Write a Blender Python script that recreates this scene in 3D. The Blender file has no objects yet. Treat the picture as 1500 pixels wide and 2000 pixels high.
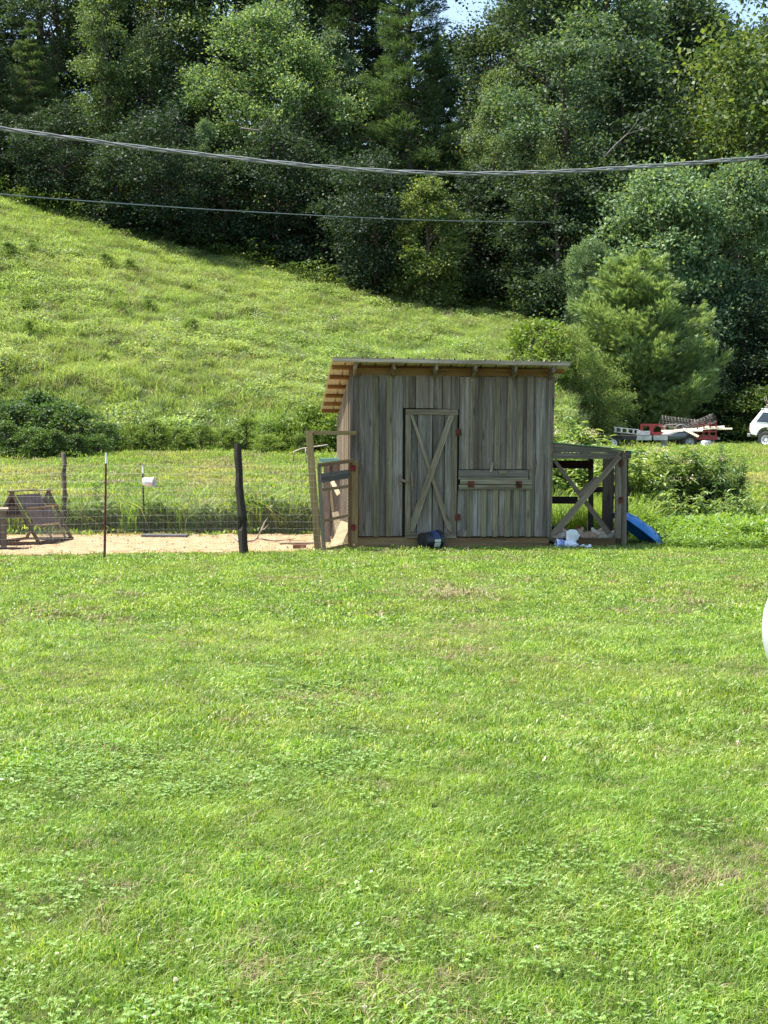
import bpy, math, random
import numpy as np
from mathutils import Vector, Matrix, Euler, noise
R = math.radians
random.seed(7); rng = np.random.default_rng(7)
SC = bpy.context.scene
COL = SC.collection
# ------------------------------------------------------------------ camera, world, sun, exposure
FPX = 2750.0; PITCH = math.atan(160 / FPX); EYE = 1.8
cam = bpy.data.cameras.new('camera'); co = bpy.data.objects.new('camera', cam); COL.objects.link(co)
cam.sensor_fit = 'VERTICAL'; cam.sensor_height = 24; cam.lens = 24 * FPX / 2000
cam.clip_start = 0.1; cam.clip_end = 3000
co.location = (0, 0, EYE); co.rotation_euler = (math.pi / 2 - PITCH, 0, 0)
SC.camera = co
SUN = Vector((-0.42, 0.07, 0.80)).normalized()
w = bpy.data.worlds.new('World'); SC.world = w; w.use_nodes = True
wn = w.node_tree; bg = wn.nodes['Background']
sky = wn.nodes.new('ShaderNodeTexSky'); sky.sky_type = 'NISHITA'; sky.sun_disc = False
sky.sun_elevation = math.asin(SUN.z); sky.sun_rotation = math.atan2(SUN.x, SUN.y)
sky.air_density = 1.0; sky.dust_density = 1.5; sky.ozone_density = 1.0
wn.links.new(sky.outputs[0], bg.inputs[0]); bg.inputs[1].default_value = 0.15
sl = bpy.data.lights.new('sun', 'SUN'); so = bpy.data.objects.new('sun', sl); COL.objects.link(so)
sl.energy = 5.0; sl.angle = R(0.53); sl.color = (1.0, 0.95, 0.86)
so.rotation_euler = SUN.to_track_quat('Z', 'Y').to_euler(); so.location = (0, 0, 60)
SC.view_settings.view_transform = 'Standard'; SC.view_settings.look = 'None'
SC.view_settings.exposure = 1.15; SC.view_settings.gamma = 1.0; SC.view_settings.use_curve_mapping = False
SC.render.engine = 'CYCLES'
SC.cycles.max_bounces = 6; SC.cycles.diffuse_bounces = 3; SC.cycles.transmission_bounces = 4
SC.cycles.glossy_bounces = 2; SC.cycles.transparent_max_bounces = 4

# ------------------------------------------------------------------ measuring helpers
def ray(px, py):
    x = (px - 750) / FPX; y = -(py - 1000) / FPX
    return Vector((x, math.cos(PITCH) + y * math.sin(PITCH), -math.sin(PITCH) + y * math.cos(PITCH)))
def P(px, py, Y):
    d = ray(px, py); return Vector((0, 0, EYE)) + d * (Y / d.y)
def sstep(a, b, x):
    t = np.clip((np.asarray(x, float) - a) / (b - a), 0, 1); return t * t * (3 - 2 * t)
def wav(X, Y, s):
    return (np.sin(X * s + 1.3 * np.sin(Y * s * 0.7 + 2)) * np.cos(Y * s * 1.1 + 0.9 * np.sin(X * s * 0.6)))
def gz(X, Y):
    X = np.asarray(X, float); Y = np.asarray(Y, float)
    z = 1.14 * sstep(23, 50, Y) * (1 - .13 * sstep(2, 8, X))
    q = X / np.maximum(Y, 30) * 2750 + 750
    y0 = 47 + 41 * sstep(1090, 1300, q) + 2.0 * sstep(-12, 6, X)
    sl_ = np.interp(q, [-400, 0, 200, 400, 600, 750, 950, 1100, 1230, 1420], [.41, .354, .311, .270, .238, .222, .215, .21, .34, .52])
    d = Y - y0; ye_ = np.interp(X, [-25, 0, 11, 20], [92, 88.5, 84, 92])
    soft = np.where(d > 0, d, 0) * sstep(0, 8, d)
    z = z + sl_ * np.minimum(soft, 74) + (0.46 - np.minimum(sl_, .46)) * np.clip(Y - ye_ - 2, 0, 60)
    hm = sstep(0, 10, d)
    z = z + 0.14 * wav(X, Y, 0.17) * hm + 0.05 * wav(X + 5, Y, 0.43) * hm
    z = z + 0.012 * wav(X, Y, 0.9) * (1 - sstep(16, 20, Y))
    return z
def G(px, py):
    d = ray(px, py); t = 1.0
    for i in range(4000):
        p = Vector((0, 0, EYE)) + d * t
        if p.z <= float(gz(p.x, p.y)): break
        t += 0.04
    return p
def top_z(py, Y): return P(750, py, Y).z

# ------------------------------------------------------------------ object helpers
def tag(o, label=None, cat=None, group=None, kind=None):
    if label: o['label'] = label
    if cat: o['category'] = cat
    if group: o['group'] = group
    if kind: o['kind'] = kind
    return o
def link(o, parent=None):
    COL.objects.link(o)
    if parent is not None: o.parent = parent
    return o
def empty(name, loc=(0, 0, 0), rz=0, label=None, cat=None, group=None):
    o = bpy.data.objects.new(name, None); o.empty_display_size = 0.2
    o.location = loc; o.rotation_euler = (0, 0, rz); link(o); return tag(o, label, cat, group)
def dup_tree(root, loc, rz=0.0, scale=(1, 1, 1), label=None, group=None, color=None):
    r = root.copy(); COL.objects.link(r); r.location = loc; r.rotation_euler = (0, 0, rz); r.scale = scale
    if label: r['label'] = label
    if group: r['group'] = group
    for ch in root.children:
        c = ch.copy(); COL.objects.link(c); c.parent = r
        if color and ch.name.startswith(('crown', 'foliage')): c.color = color
        for g in ch.children:
            d = g.copy(); COL.objects.link(d); d.parent = c
    return r
class MB:
    def __init__(s): s.v = []; s.f = []
    def add(s, vs, fs):
        n = len(s.v); s.v += [tuple(q) for q in vs]; s.f += [tuple(i + n for i in f) for f in fs]; return s
    def box(s, x0, x1, y0, y1, z0, z1):
        return s.add([(x0, y0, z0), (x1, y0, z0), (x1, y1, z0), (x0, y1, z0), (x0, y0, z1), (x1, y0, z1), (x1, y1, z1), (x0, y1, z1)],
                     [(0, 3, 2, 1), (4, 5, 6, 7), (0, 1, 5, 4), (1, 2, 6, 5), (2, 3, 7, 6), (3, 0, 4, 7)])
    def prism(s, pts, y0, y1):          # pts: (u, z) outline, extruded along y
        n = len(pts); vs = [(u, y0, z) for u, z in pts] + [(u, y1, z) for u, z in pts]
        ar = sum(pts[i][0] * pts[(i + 1) % n][1] - pts[(i + 1) % n][0] * pts[i][1] for i in range(n))
        fs = [tuple(range(n)), tuple(range(2 * n - 1, n - 1, -1))] + [(i, i + n, (i + 1) % n + n, (i + 1) % n) for i in range(n)]
        if ar < 0: fs = [tuple(reversed(f)) for f in fs]
        return s.add(vs, fs)
    def bar(s, a, b, wd, th, up=(0, 0, 1)):   # board from a to b, width along side, thickness along 'up'
        a = Vector(a); b = Vector(b); d = (b - a).normalized(); up = Vector(up); side = d.cross(up).normalized(); u = side.cross(d).normalized()
        vs = []
        for p in (a, b):
            for i, j in ((-1, -1), (1, -1), (1, 1), (-1, 1)): vs.append(p + side * (i * wd / 2) + u * (j * th / 2))
        return s.add(vs, [(0, 1, 2, 3), (7, 6, 5, 4), (0, 4, 5, 1), (1, 5, 6, 2), (2, 6, 7, 3), (3, 7, 4, 0)])
    def tube(s, pts, rad, n=8, cap=True):
        pts = [Vector(p) for p in pts]; m = len(pts)
        rad = [rad] * m if not hasattr(rad, '__len__') else rad
        ref = Vector((0.13, 0.27, 0.95)); base = len(s.v); rings = []
        for i, p in enumerate(pts):
            d = (pts[min(i + 1, m - 1)] - pts[max(i - 1, 0)]).normalized()
            r_ = ref if abs(d.dot(ref)) < 0.95 else Vector((1, 0, 0))
            a = d.cross(r_).normalized(); b = d.cross(a)
            rings.append([p + a * (rad[i] * math.cos(2 * math.pi * k / n)) + b * (rad[i] * math.sin(2 * math.pi * k / n)) for k in range(n)])
        vs = [q for r_ in rings for q in r_]
        fs = [(i * n + k, i * n + (k + 1) % n, (i + 1) * n + (k + 1) % n, (i + 1) * n + k) for i in range(m - 1) for k in range(n)]
        if cap: fs += [tuple(range(n - 1, -1, -1)), tuple((m - 1) * n + k for k in range(n))]
        return s.add(vs, fs)
    def lathe(s, prof, n=24, M=None):       # prof: (r, z)
        vs = []; M = M or Matrix()
        for r_, z in prof:
            for k in range(n): vs.append(M @ Vector((r_ * math.cos(2 * math.pi * k / n), r_ * math.sin(2 * math.pi * k / n), z)))
        m = len(prof); fs = [(i * n + k, i * n + (k + 1) % n, (i + 1) * n + (k + 1) % n, (i + 1) * n + k) for i in range(m - 1) for k in range(n)]
        return s.add(vs, fs)
    def build(s, name, mat, parent=None, color=None, smooth=False, loc=None, rot=None, bevel=0):
        me = bpy.data.meshes.new(name); me.from_pydata(s.v, [], s.f); me.update()
        if mat: me.materials.append(mat)
        if smooth: me.polygons.foreach_set('use_smooth', [True] * len(me.polygons))
        o = bpy.data.objects.new(name, me); link(o, parent)
        if color: o.color = (*color, 1) if len(color) == 3 else color
        if loc: o.location = loc
        if rot: o.rotation_euler = rot
        if bevel:
            m = o.modifiers.new('b', 'BEVEL'); m.width = bevel; m.segments = 2; m.limit_method = 'ANGLE'
        return o
def regrain(o, d):        # turn the object's own z axis along d so that the wood grain follows the piece
    q = Vector(d).normalized().to_track_quat('Z', 'Y').to_matrix().to_4x4(); o.data.transform(q.inverted()); o.matrix_basis = o.matrix_basis @ q; return o
def np_mesh(name, V, F, mat, smooth=False):   # V (n,3), F (m,4)
    me = bpy.data.meshes.new(name); V = np.asarray(V, np.float32); F = np.asarray(F, np.int32); k = F.shape[1]
    me.vertices.add(len(V)); me.vertices.foreach_set('co', V.ravel())
    me.loops.add(F.size); me.loops.foreach_set('vertex_index', F.ravel())
    me.polygons.add(len(F)); me.polygons.foreach_set('loop_start', np.arange(0, F.size, k, dtype=np.int32))
    me.polygons.foreach_set('loop_total', np.full(len(F), k, np.int32))
    me.update(calc_edges=True); me.validate()
    me.materials.append(mat)
    if smooth: me.polygons.foreach_set('use_smooth', [True] * len(me.polygons))
    return me

# ------------------------------------------------------------------ materials
class NT:
    def __init__(s, name):
        s.m = bpy.data.materials.new(name); s.m.use_nodes = True; s.t = s.m.node_tree; s.n = s.t.nodes; s.l = s.t.links
        s.bs = s.n['Principled BSDF']; s.out = s.n['Material Output']
    def a(s, typ, **kw):
        nd = s.n.new(typ)
        for k, v in kw.items(): setattr(nd, k, v)
        return nd
    def noise(s, vec, scale, detail=3, rough=0.55, dist=0.0):
        nd = s.a('ShaderNodeTexNoise'); nd.inputs['Scale'].default_value = scale; nd.inputs['Detail'].default_value = detail
        nd.inputs['Roughness'].default_value = rough; nd.inputs['Distortion'].default_value = dist
        if vec is not None: s.l.new(vec, nd.inputs['Vector'])
        return nd.outputs['Fac']
    def ramp(s, fac, stops):
        nd = s.a('ShaderNodeValToRGB'); e = nd.color_ramp.elements
        while len(e) < len(stops): e.new(0.5)
        for q, (p, c) in zip(e, stops): q.position = p; q.color = (*c, 1) if len(c) == 3 else c
        s.l.new(fac, nd.inputs[0]); return nd.outputs[0]
    def mix(s, fac, a, b, mode='MIX'):
        nd = s.a('ShaderNodeMix', data_type='RGBA', blend_type=mode)
        for i, v in ((0, fac), (6, a), (7, b)):
            if hasattr(v, 'links'): s.l.new(v, nd.inputs[i])
            elif i == 0: nd.inputs[0].default_value = v
            else: nd.inputs[i].default_value = (*v, 1)
        return nd.outputs[2]
    def mp(s, vec, scale=(1, 1, 1), off=None):
        nd = s.a('ShaderNodeMapping'); nd.inputs['Scale'].default_value = scale; s.l.new(vec, nd.inputs['Vector'])
        if off is not None: s.l.new(off, nd.inputs['Location'])
        return nd.outputs[0]
    def math(s, op, a, b=0.5):
        nd = s.a('ShaderNodeMath', operation=op)
        for i, v in ((0, a), (1, b)):
            if hasattr(v, 'links'): s.l.new(v, nd.inputs[i])
            else: nd.inputs[i].default_value = v
        return nd.outputs[0]
    def bump(s, h, strength, dist):
        nd = s.a('ShaderNodeBump'); nd.inputs['Strength'].default_value = strength; nd.inputs['Distance'].default_value = dist
        s.l.new(h, nd.inputs['Height']); s.l.new(nd.outputs[0], s.bs.inputs['Normal'])
    def fin(s, col=None, rough=0.8, metal=0.0, spec=0.4):
        if col is not None:
            if hasattr(col, 'links'): s.l.new(col, s.bs.inputs['Base Color'])
            else: s.bs.inputs['Base Color'].default_value = (*col, 1)
        s.bs.inputs['Roughness'].default_value = rough; s.bs.inputs['Metallic'].default_value = metal
        s.bs.inputs['Specular IOR Level'].default_value = spec; return s.m

def wood(name, stretch, dark, mid, light, knots=True):
    # stretch: scale per axis, small along the grain
    t = NT(name); tc = t.a('ShaderNodeTexCoord'); oi = t.a('ShaderNodeObjectInfo')
    rnd = t.math('MULTIPLY', oi.outputs['Random'], 37.0)
    cmb = t.a('ShaderNodeCombineXYZ'); [t.l.new(rnd, cmb.inputs[i]) for i in range(3)]
    v = t.mp(tc.outputs['Object'], stretch, cmb.outputs[0])
    v2 = t.mp(tc.outputs['Object'], tuple(min(q * 0.22, 4) for q in stretch), cmb.outputs[0])
    fine = t.noise(v, 1.6, 6, 0.65, 0.5); broad = t.noise(v2, 1.1, 3, 0.6, 1.2)
    mix = t.math('ADD', t.math('MULTIPLY', fine, 0.50), t.math('MULTIPLY', broad, 0.54))
    c = t.ramp(mix, [(0.30, dark), (0.50, mid), (0.68, light)])
    blot = t.noise(tc.outputs['Object'], 2.7, 4, 0.6)
    c = t.mix(t.math('MULTIPLY', blot, 0.35), c, (0.10, 0.085, 0.065))
    c = t.mix(1.0, c, oi.outputs['Color'], 'MULTIPLY')
    if knots:
        vo = t.a('ShaderNodeTexVoronoi'); vo.inputs['Scale'].default_value = 1.0
        t.l.new(t.mp(tc.outputs['Object'], tuple(5.5 if q > 5 else 1.4 for q in stretch), cmb.outputs[0]), vo.inputs['Vector'])
        k = t.ramp(vo.outputs['Distance'], [(0.05, (1, 1, 1)), (0.13, (0, 0, 0))])
        c = t.mix(t.math('MULTIPLY', k, 0.75), c, (0.035, 0.03, 0.026))
    t.bump(fine, 0.7, 0.006)
    return t.fin(c, 0.92, spec=0.08)
GD, GM, GL = (0.036, 0.028, 0.022), (0.184, 0.152, 0.121), (0.38, 0.325, 0.268)
W_Z = wood('weathered_wood_vertical', (26, 26, 1.3), GD, GM, GL)
W_X = wood('weathered_wood_horizontal', (1.3, 26, 26), GD, GM, GL)
W_Y = wood('weathered_wood_depthwise', (26, 1.3, 26), GD, GM, GL)
W_D = wood('weathered_wood_any', (9, 9, 9), GD, GM, GL, False)
B_Z = wood('brown_wood_vertical', (24, 24, 1.2), (0.10, 0.065, 0.035), (0.26, 0.18, 0.10), (0.42, 0.31, 0.18))
B_X = wood('brown_wood_horizontal', (1.2, 24, 24), (0.10, 0.06, 0.03), (0.25, 0.165, 0.085), (0.40, 0.28, 0.15))

def plain(name, col, rough=0.5, metal=0.0, var=0.25, scale=6, bump=0.0, spec=0.5, tint=False):
    t = NT(name); tc = t.a('ShaderNodeTexCoord')
    n = t.noise(tc.outputs['Object'], scale, 5, 0.6)
    lo = tuple(c * (1 - var) for c in col); hi = tuple(min(1, c * (1 + var * 0.8)) for c in col)
    c = t.ramp(n, [(0.3, lo), (0.7, hi)])
    if tint:
        oi = t.a('ShaderNodeObjectInfo'); c = t.mix(1.0, c, oi.outputs['Color'], 'MULTIPLY')
    if bump: t.bump(n, bump, 0.01)
    return t.fin(c, rough, metal, spec)
def rusty(name, a, b, thr=0.5, scale=9, rough=0.8):
    t = NT(name); tc = t.a('ShaderNodeTexCoord'); n = t.noise(tc.outputs['Object'], scale, 6, 0.65)
    c = t.ramp(n, [(thr - 0.12, a), (thr + 0.06, b)]); t.bump(n, 0.4, 0.004); return t.fin(c, rough, 0.1, 0.3)
M_RUST = rusty('rusted_red_iron', (0.045, 0.018, 0.011), (0.125, 0.042, 0.022))
M_REDP = rusty('red_gate_hinge_paint', (0.08, 0.016, 0.012), (0.19, 0.022, 0.018))
M_WIRE = plain('galvanised_wire', (0.34, 0.35, 0.33), 0.6, 0.35, 0.15, 20)
M_NET = plain('old_netting_wire', (0.20, 0.19, 0.18), 0.6, 0.3, 0.2, 20)
M_METAL = plain('dull_galvanised_metal', (0.40, 0.41, 0.41), 0.45, 0.55, 0.2, 5)
M_BLACK = plain('black_plastic', (0.018, 0.019, 0.022), 0.38, 0, 0.3, 8)
M_DARKSTEEL = plain('black_painted_steel', (0.03, 0.03, 0.032), 0.5, 0.2, 0.4, 9)
M_WHITE = plain('white_paint', (0.78, 0.79, 0.80), 0.35, 0, 0.05, 3)
M_WHITEP = plain('white_plastic', (0.74, 0.75, 0.74), 0.4, 0, 0.08, 9)
M_RED = rusty('faded_red_paint', (0.13, 0.045, 0.035), (0.32, 0.05, 0.045), 0.45, 5, 0.6)
M_GREENP = plain('green_plastic', (0.10, 0.26, 0.13), 0.5, 0, 0.3, 6)
M_BLUEP = plain('blue_pool_plastic', (0.012, 0.16, 0.42), 0.36, 0, 0.35, 5)
M_TYRE = plain('tyre_rubber', (0.035, 0.033, 0.032), 0.85, 0, 0.3, 20)
M_GLASS = plain('dark_window_glass', (0.02, 0.025, 0.035), 0.08, 0, 0.2, 3, spec=0.8)
M_TEAL = plain('pale_teal_sheet', (0.20, 0.42, 0.38), 0.5, 0, 0.15, 5)
M_PALEW = wood('fresh_pale_plank', (1.2, 20, 20), (0.42, 0.36, 0.24), (0.62, 0.55, 0.40), (0.74, 0.68, 0.54), False)
M_ROOFU = plain('cream_sheet_metal', (0.62, 0.53, 0.39), 0.5, 0.1, 0.12, 4)
M_GROOF = plain('green_sheet_metal', (0.12, 0.24, 0.17), 0.45, 0.2, 0.3, 5)
M_BARK = plain('grey_brown_bark', (0.11, 0.085, 0.065), 0.95, 0, 0.5, 9, 0.8, 0.2)
M_BARKL = plain('pale_dead_wood', (0.34, 0.29, 0.24), 0.9, 0, 0.4, 9, 0.5, 0.2)
M_BLACKW = wood('old_blackened_wood', (24, 24, 1.2), (0.007, 0.006, 0.005), (0.030, 0.025, 0.020), (0.10, 0.085, 0.07), False)

def leafmat(name, cols, tr=0.35, rough=0.5, spec=0.35, trcol=1.4, world=None):
    t = NT(name); g = t.a('ShaderNodeNewGeometry'); oi = t.a('ShaderNodeObjectInfo')
    n = len(cols); c = t.ramp(g.outputs['Random Per Island'], [((i + 0.0) / (n - 1), q) for i, q in enumerate(cols)])
    if world:
        f = t.noise(g.outputs['Position'], world[0], 3, 0.6); f = t.ramp(f, [(world[1], (0, 0, 0)), (world[2], (1, 1, 1))])
        c = t.mix(t.math('MULTIPLY', f, world[4]), c, world[3])
        f2 = t.noise(g.outputs['Position'], world[0] * 4.3, 3, 0.6); f2 = t.ramp(f2, [(0.35, (0.72, 0.74, 0.72)), (0.65, (1.25, 1.22, 1.2))])
        c = t.mix(1.0, c, f2, 'MULTIPLY')
    r2 = t.ramp(oi.outputs['Random'], [(0, (0.84, 0.86, 0.86)), (1, (1.14, 1.12, 1.1))])
    c = t.mix(1.0, c, r2, 'MULTIPLY'); c = t.mix(1.0, c, oi.outputs['Color'], 'MULTIPLY')
    t.fin(c, rough, 0, spec)
    trn = t.a('ShaderNodeBsdfTranslucent'); tcol = t.mix(1.0, c, (trcol * 1.15, trcol * 1.1, trcol * 0.45), 'MULTIPLY')
    t.l.new(tcol, trn.inputs[0]); ms = t.a('ShaderNodeMixShader'); ms.inputs[0].default_value = tr
    t.l.new(t.bs.outputs[0], ms.inputs[1]); t.l.new(trn.outputs[0], ms.inputs[2]); t.l.new(ms.outputs[0], t.out.inputs[0])
    return t.m
L_FOR = leafmat('forest_leaf', [(0.026, 0.052, 0.027), (0.045, 0.083, 0.041), (0.076, 0.123, 0.058), (0.14, 0.185, 0.10)], 0.34, 0.58, 0.28)
L_PINE = leafmat('pine_needle', [(0.045, 0.080, 0.040), (0.080, 0.13, 0.060), (0.15, 0.20, 0.10)], 0.3, 0.6, 0.25)
L_SHRUB = leafmat('shrub_leaf', [(0.05, 0.095, 0.026), (0.085, 0.14, 0.036), (0.135, 0.19, 0.06)], 0.38, 0.5, 0.35)
L_WEED = leafmat('weed_leaf', [(0.095, 0.165, 0.048), (0.150, 0.242, 0.072), (0.215, 0.315, 0.11), (0.36, 0.43, 0.24)], 0.45, 0.5, 0.35, 1.4, (0.11, 0.42, 0.62, (0.27, 0.33, 0.15), 0.5))
L_GRASS = leafmat('lawn_grass_blade', [(0.060, 0.138, 0.012), (0.125, 0.252, 0.022), (0.205, 0.335, 0.048), (0.30, 0.42, 0.08), (0.46, 0.46, 0.22)], 0.36, 0.40, 0.45, 1.6, (0.55, 0.44, 0.70, (0.28, 0.32, 0.08), 0.5))
L_FIELD = leafmat('field_grass_blade', [(0.10, 0.20, 0.022), (0.16, 0.28, 0.036), (0.23, 0.35, 0.06), (0.38, 0.40, 0.15)], 0.45, 0.5, 0.35, 1.4, (0.35, 0.46, 0.66, (0.44, 0.40, 0.18), 0.65))
L_CLOV = leafmat('clover_leaf', [(0.12, 0.24, 0.03), (0.20, 0.33, 0.06), (0.33, 0.45, 0.16)], 0.32, 0.36, 0.6, 1.3)
L_STRAW = leafmat('dry_straw', [(0.22, 0.18, 0.10), (0.36, 0.31, 0.18), (0.30, 0.22, 0.13)], 0.2, 0.7, 0.2, 1.0)
L_PALEF = leafmat('cream_flower', [(0.62, 0.52, 0.36), (0.70, 0.62, 0.42), (0.55, 0.36, 0.28)], 0.25, 0.7, 0.2, 1.0)
L_WHITEF = leafmat('white_flower', [(0.72, 0.68, 0.62), (0.80, 0.78, 0.74), (0.66, 0.52, 0.50)], 0.25, 0.7, 0.2, 1.0)

# ------------------------------------------------------------------ setting: ground sheet, dirt, sky behind is the world
def soil():
    t = NT('turf_soil'); g = t.a('ShaderNodeNewGeometry')
    n = t.noise(g.outputs['Position'], 9, 5, 0.6); n2 = t.noise(g.outputs['Position'], 0.5, 4, 0.6)
    c = t.ramp(n, [(0.3, (0.020, 0.026, 0.010)), (0.5, (0.045, 0.055, 0.018)), (0.72, (0.12, 0.09, 0.05))])
    c = t.mix(t.math('MULTIPLY', n2, 0.35), c, (0.07, 0.10, 0.02)); t.bump(n, 0.6, 0.03); return t.fin(c, 0.95, spec=0.1)
M_SOIL = soil()
def axis(segs):
    out = []
    for a, b, st in segs: out += list(np.arange(a, b, st))
    return np.array(out + [segs[-1][1]])
gx = axis([(-400, -60, 20), (-60, -12, 1.5), (-12, 12, 0.5), (12, 60, 1.5), (60, 400, 20)])
gy = axis([(-60, 0, 6), (0, 24, 0.5), (24, 130, 1.3), (130, 200, 7), (200, 1500, 60)])
XX, YY = np.meshgrid(gx, gy); ZZ = gz(XX, YY)
V = np.stack([XX.ravel(), YY.ravel(), ZZ.ravel()], 1); nx = len(gx); ny = len(gy)
ii, jj = np.meshgrid(np.arange(ny - 1), np.arange(nx - 1), indexing='ij'); b0 = (ii * nx + jj).ravel()
F = np.stack([b0, b0 + 1, b0 + nx + 1, b0 + nx], 1)
ground = link(bpy.data.objects.new('ground', np_mesh('ground', V, F, M_SOIL, True))); tag(ground, kind='structure')

# shed frame: origin on the ground at the front left corner
TH = R(5.5); SH = Vector((-0.511, 21.25, 0))
ur = Vector((math.cos(TH), math.sin(TH), 0)); un = Vector((-math.sin(TH), math.cos(TH), 0))
def Wp(px, py, off=0.0):      # photo point on the shed's front plane (or one parallel to it) -> (u, z)
    d = ray(px, py); o = SH + un * off; t = o.dot(un) / d.dot(un); p = Vector((0, 0, EYE)) + d * t
    return ((p - SH).dot(ur), p.z)
def Lw(u, y, z=0): return SH + ur * u + un * y + Vector((0, 0, z))

# ------------------------------------------------------------------ the shed
shed = empty('shed', SH, TH, 'weathered grey board and batten wooden shed with a sloping tin roof beyond the lawn', 'shed')
TW = [(1, 1, 1), (0.72, 0.7, 0.7), (1.25, 1.2, 1.12), (0.95, 0.96, 1.0), (0.6, 0.55, 0.5), (1.1, 1.08, 1.0)]
GRN = (1.0, 1.02, 0.80)
def edge(pl, n=1):
    return pl
def fboard(name, parent, left, right, y0, y1, mat=W_Z, color=None, off=None):
    """board on the front plane: left and right edges are lists of (px, py), top to bottom"""
    off = (y0 + y1) / 2 if off is None else off
    pts = [Wp(a, b, off) for a, b in left] + [Wp(a, b, off) for a, b in reversed(right)]
    return MB().prism(pts, y0, y1).build(name, mat, parent, color or random.choice(TW))
def lean(x, y): return x - 0.021 * (y - 735) * np.clip((x - 690) / 395.0, 0, 1)
def vb(name, xa, xb, ya, yb, lay, color=None, parent=None, dx=0.0):
    j = random.uniform(-0.002, 0.002)
    y0, y1 = {0: (-0.020, 0.0), 1: (-0.042, -0.0205), 2: (-0.058, -0.043)}[lay]
    xb -= 0.5 if lay == 0 else 0
    l = [(lean(xa, ya), ya), (lean(xa, yb) + dx, yb)]; r = [(lean(xb, ya), ya), (lean(xb, yb) + dx, yb)]
    return fboard(name, parent or shed, l, r, y0 + j, y1 + j * 0.5, W_Z, color)
# upper wall left of the door (board layer then battens)
BT = 1047
vb('board', 684.5, 706, 731, BT, 0, (0.8, 0.8, 0.82)); vb('board', 706.8, 740, 733, BT, 0, (1.02, 1.06, 1.1))
vb('board', 740.8, 760, 732.5, BT, 0, (0.92, 0.93, 0.98)); vb('board', 760.8, 787.2, 733, 1046.5, 0, (1.06, 1.12, 1.18))
vb('batten', 701.5, 711, 734, 1047, 1, (0.86, 0.84, 0.82)); vb('batten', 729, 739.5, 733.5, 1048, 1, GRN, dx=1.5); vb('batten', 755, 765.8, 733.5, 1047.5, 1, (1.05, 1.08, 0.82))
vb('corner_batten', 683.8, 690, 734, 1047, 1, (0.8, 0.8, 0.8))
# over the door
for xa, xb, lay, c in ((787.6, 796, 0, 0.85), (796.8, 811.5, 0, 0.72), (812.3, 842, 0, 0.92), (842.8, 864.5, 0, 0.8), (865.2, 881, 0, 0.95), (881.6, 897.4, 0, 0.8)):
    vb('board', xa, xb, 734, 796.5 + (xa - 787) * 0.03, lay, (c, c * 0.98, c * 0.95))
for xa, xb in ((838, 846.5), (865.8, 873), (793, 798)): vb('batten', xa, xb, 734, 797, 1, (0.9, 0.89, 0.84))
# right of the door, above the hatch
for xa, xb, c in ((898.2, 922, 1.12), (922.6, 939, 0.86), (939.6, 971, 0.95), (971.6, 996, 0.74), (996.6, 1014, 0.92), (1014.6, 1031, 0.7)):
    vb('board', xa, xb, 736, 916.5, 0, (c, c * 1.0, c * 1.02))
for xa, xb, c in ((919, 928, 1.0), (936, 941, 0.85), (967.5, 978, 1.15), (992, 1001.5, 1.1), (1011, 1022, 1.02)):
    vb('batten', xa, xb, 735.5, 916, 1, (c, c, c * 0.86))
# long boards to the right of the hatch, split by a crooked crack
cl = [(1045.5, 737), (1045, 790), (1046.5, 830), (1045.2, 870), (1048, 905), (1045, 930), (1043, 1047.5)]
fboard('board', shed, [(1031.6, 737), (1033, 1047.5)], [(a - 0.9, b) for a, b in cl], -0.020, 0, W_Z, (0.86, 0.86, 0.84))
fboard('board', shed, cl, [(1074, 737), (1070, 880), (1068, 1048)], -0.021, 0, W_Z, (1.12, 1.2, 1.25))
fboard('batten', shed, [(1030, 735), (1028.5, 917)], [(1042.5, 735), (1040, 917)], -0.042, -0.0205, W_Z, (0.92, 0.9, 0.84))
fboard('corner_batten', shed, [(1072, 736), (1070, 880), (1068.2, 1049)], [(1084, 736), (1080, 880), (1076.8, 1049)], -0.043, -0.021, W_Z, (0.9, 0.9, 0.84))
# wall under the hatch rail
for xa, xb, c in ((894.5, 917, 1.2), (917.6, 933.5, 1.0), (934.5, 945, 1.15), (945.6, 968, 0.95), (986, 991, 0.9), (991.6, 1008, 0.85), (1008.6, 1032, 0.95)):
    fboard('board', shed, [(xa - 0.6, 957), (xa - 2.2, 1047)], [(xb - 0.6, 957), (xb - 2.2, 1047)], -0.020, 0, W_Z, (c * 0.96, c * 1.03, c * 1.1))
wl = [(973.4, 957), (973.8, 985), (974, 1005), (972.6, 1020), (975, 1035), (977, 1047)]
fboard('board', shed, [(968, 957), (966, 1047)], [(a - 0.8, b) for a, b in wl], -0.020, 0, W_Z, (0.95, 1.02, 1.05))
fboard('board', shed, wl, [(985.4, 957), (984, 1047)], -0.020, 0, W_Z, (1.18, 1.24, 1.3))
for xa, xb in ((912.5, 922), (940.5, 950.5), (963.5, 973), (986.5, 996.5), (1003.5, 1013.5), (1028, 1038)):
    fboard('batten', shed, [(xa, 956.6), (xa - 1.6, 1048)], [(xb, 956.6), (xb - 1.6, 1048)], -0.042, -0.0205, W_Z, (1.0, 1.05, 0.8))
fboard('board', shed, [(894.5, 1035.5), (894, 1047.8)], [(911.8, 1035.5), (910.5, 1047.8)], -0.034, -0.0205, W_Z, (0.95, 0.98, 0.95))
fboard('rail', shed, [(899, 936.6), (898.6, 945.6)], [(1039, 936.6), (1038.5, 945.8)], -0.060, -0.0425, W_X, (0.98, 1.0, 0.86))
fboard('rail', shed, [(896, 946.8), (896, 956.2)], [(1039, 947), (1038.5, 956.4)], -0.058, -0.0425, W_X, (1.05, 1.08, 0.9))
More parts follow.
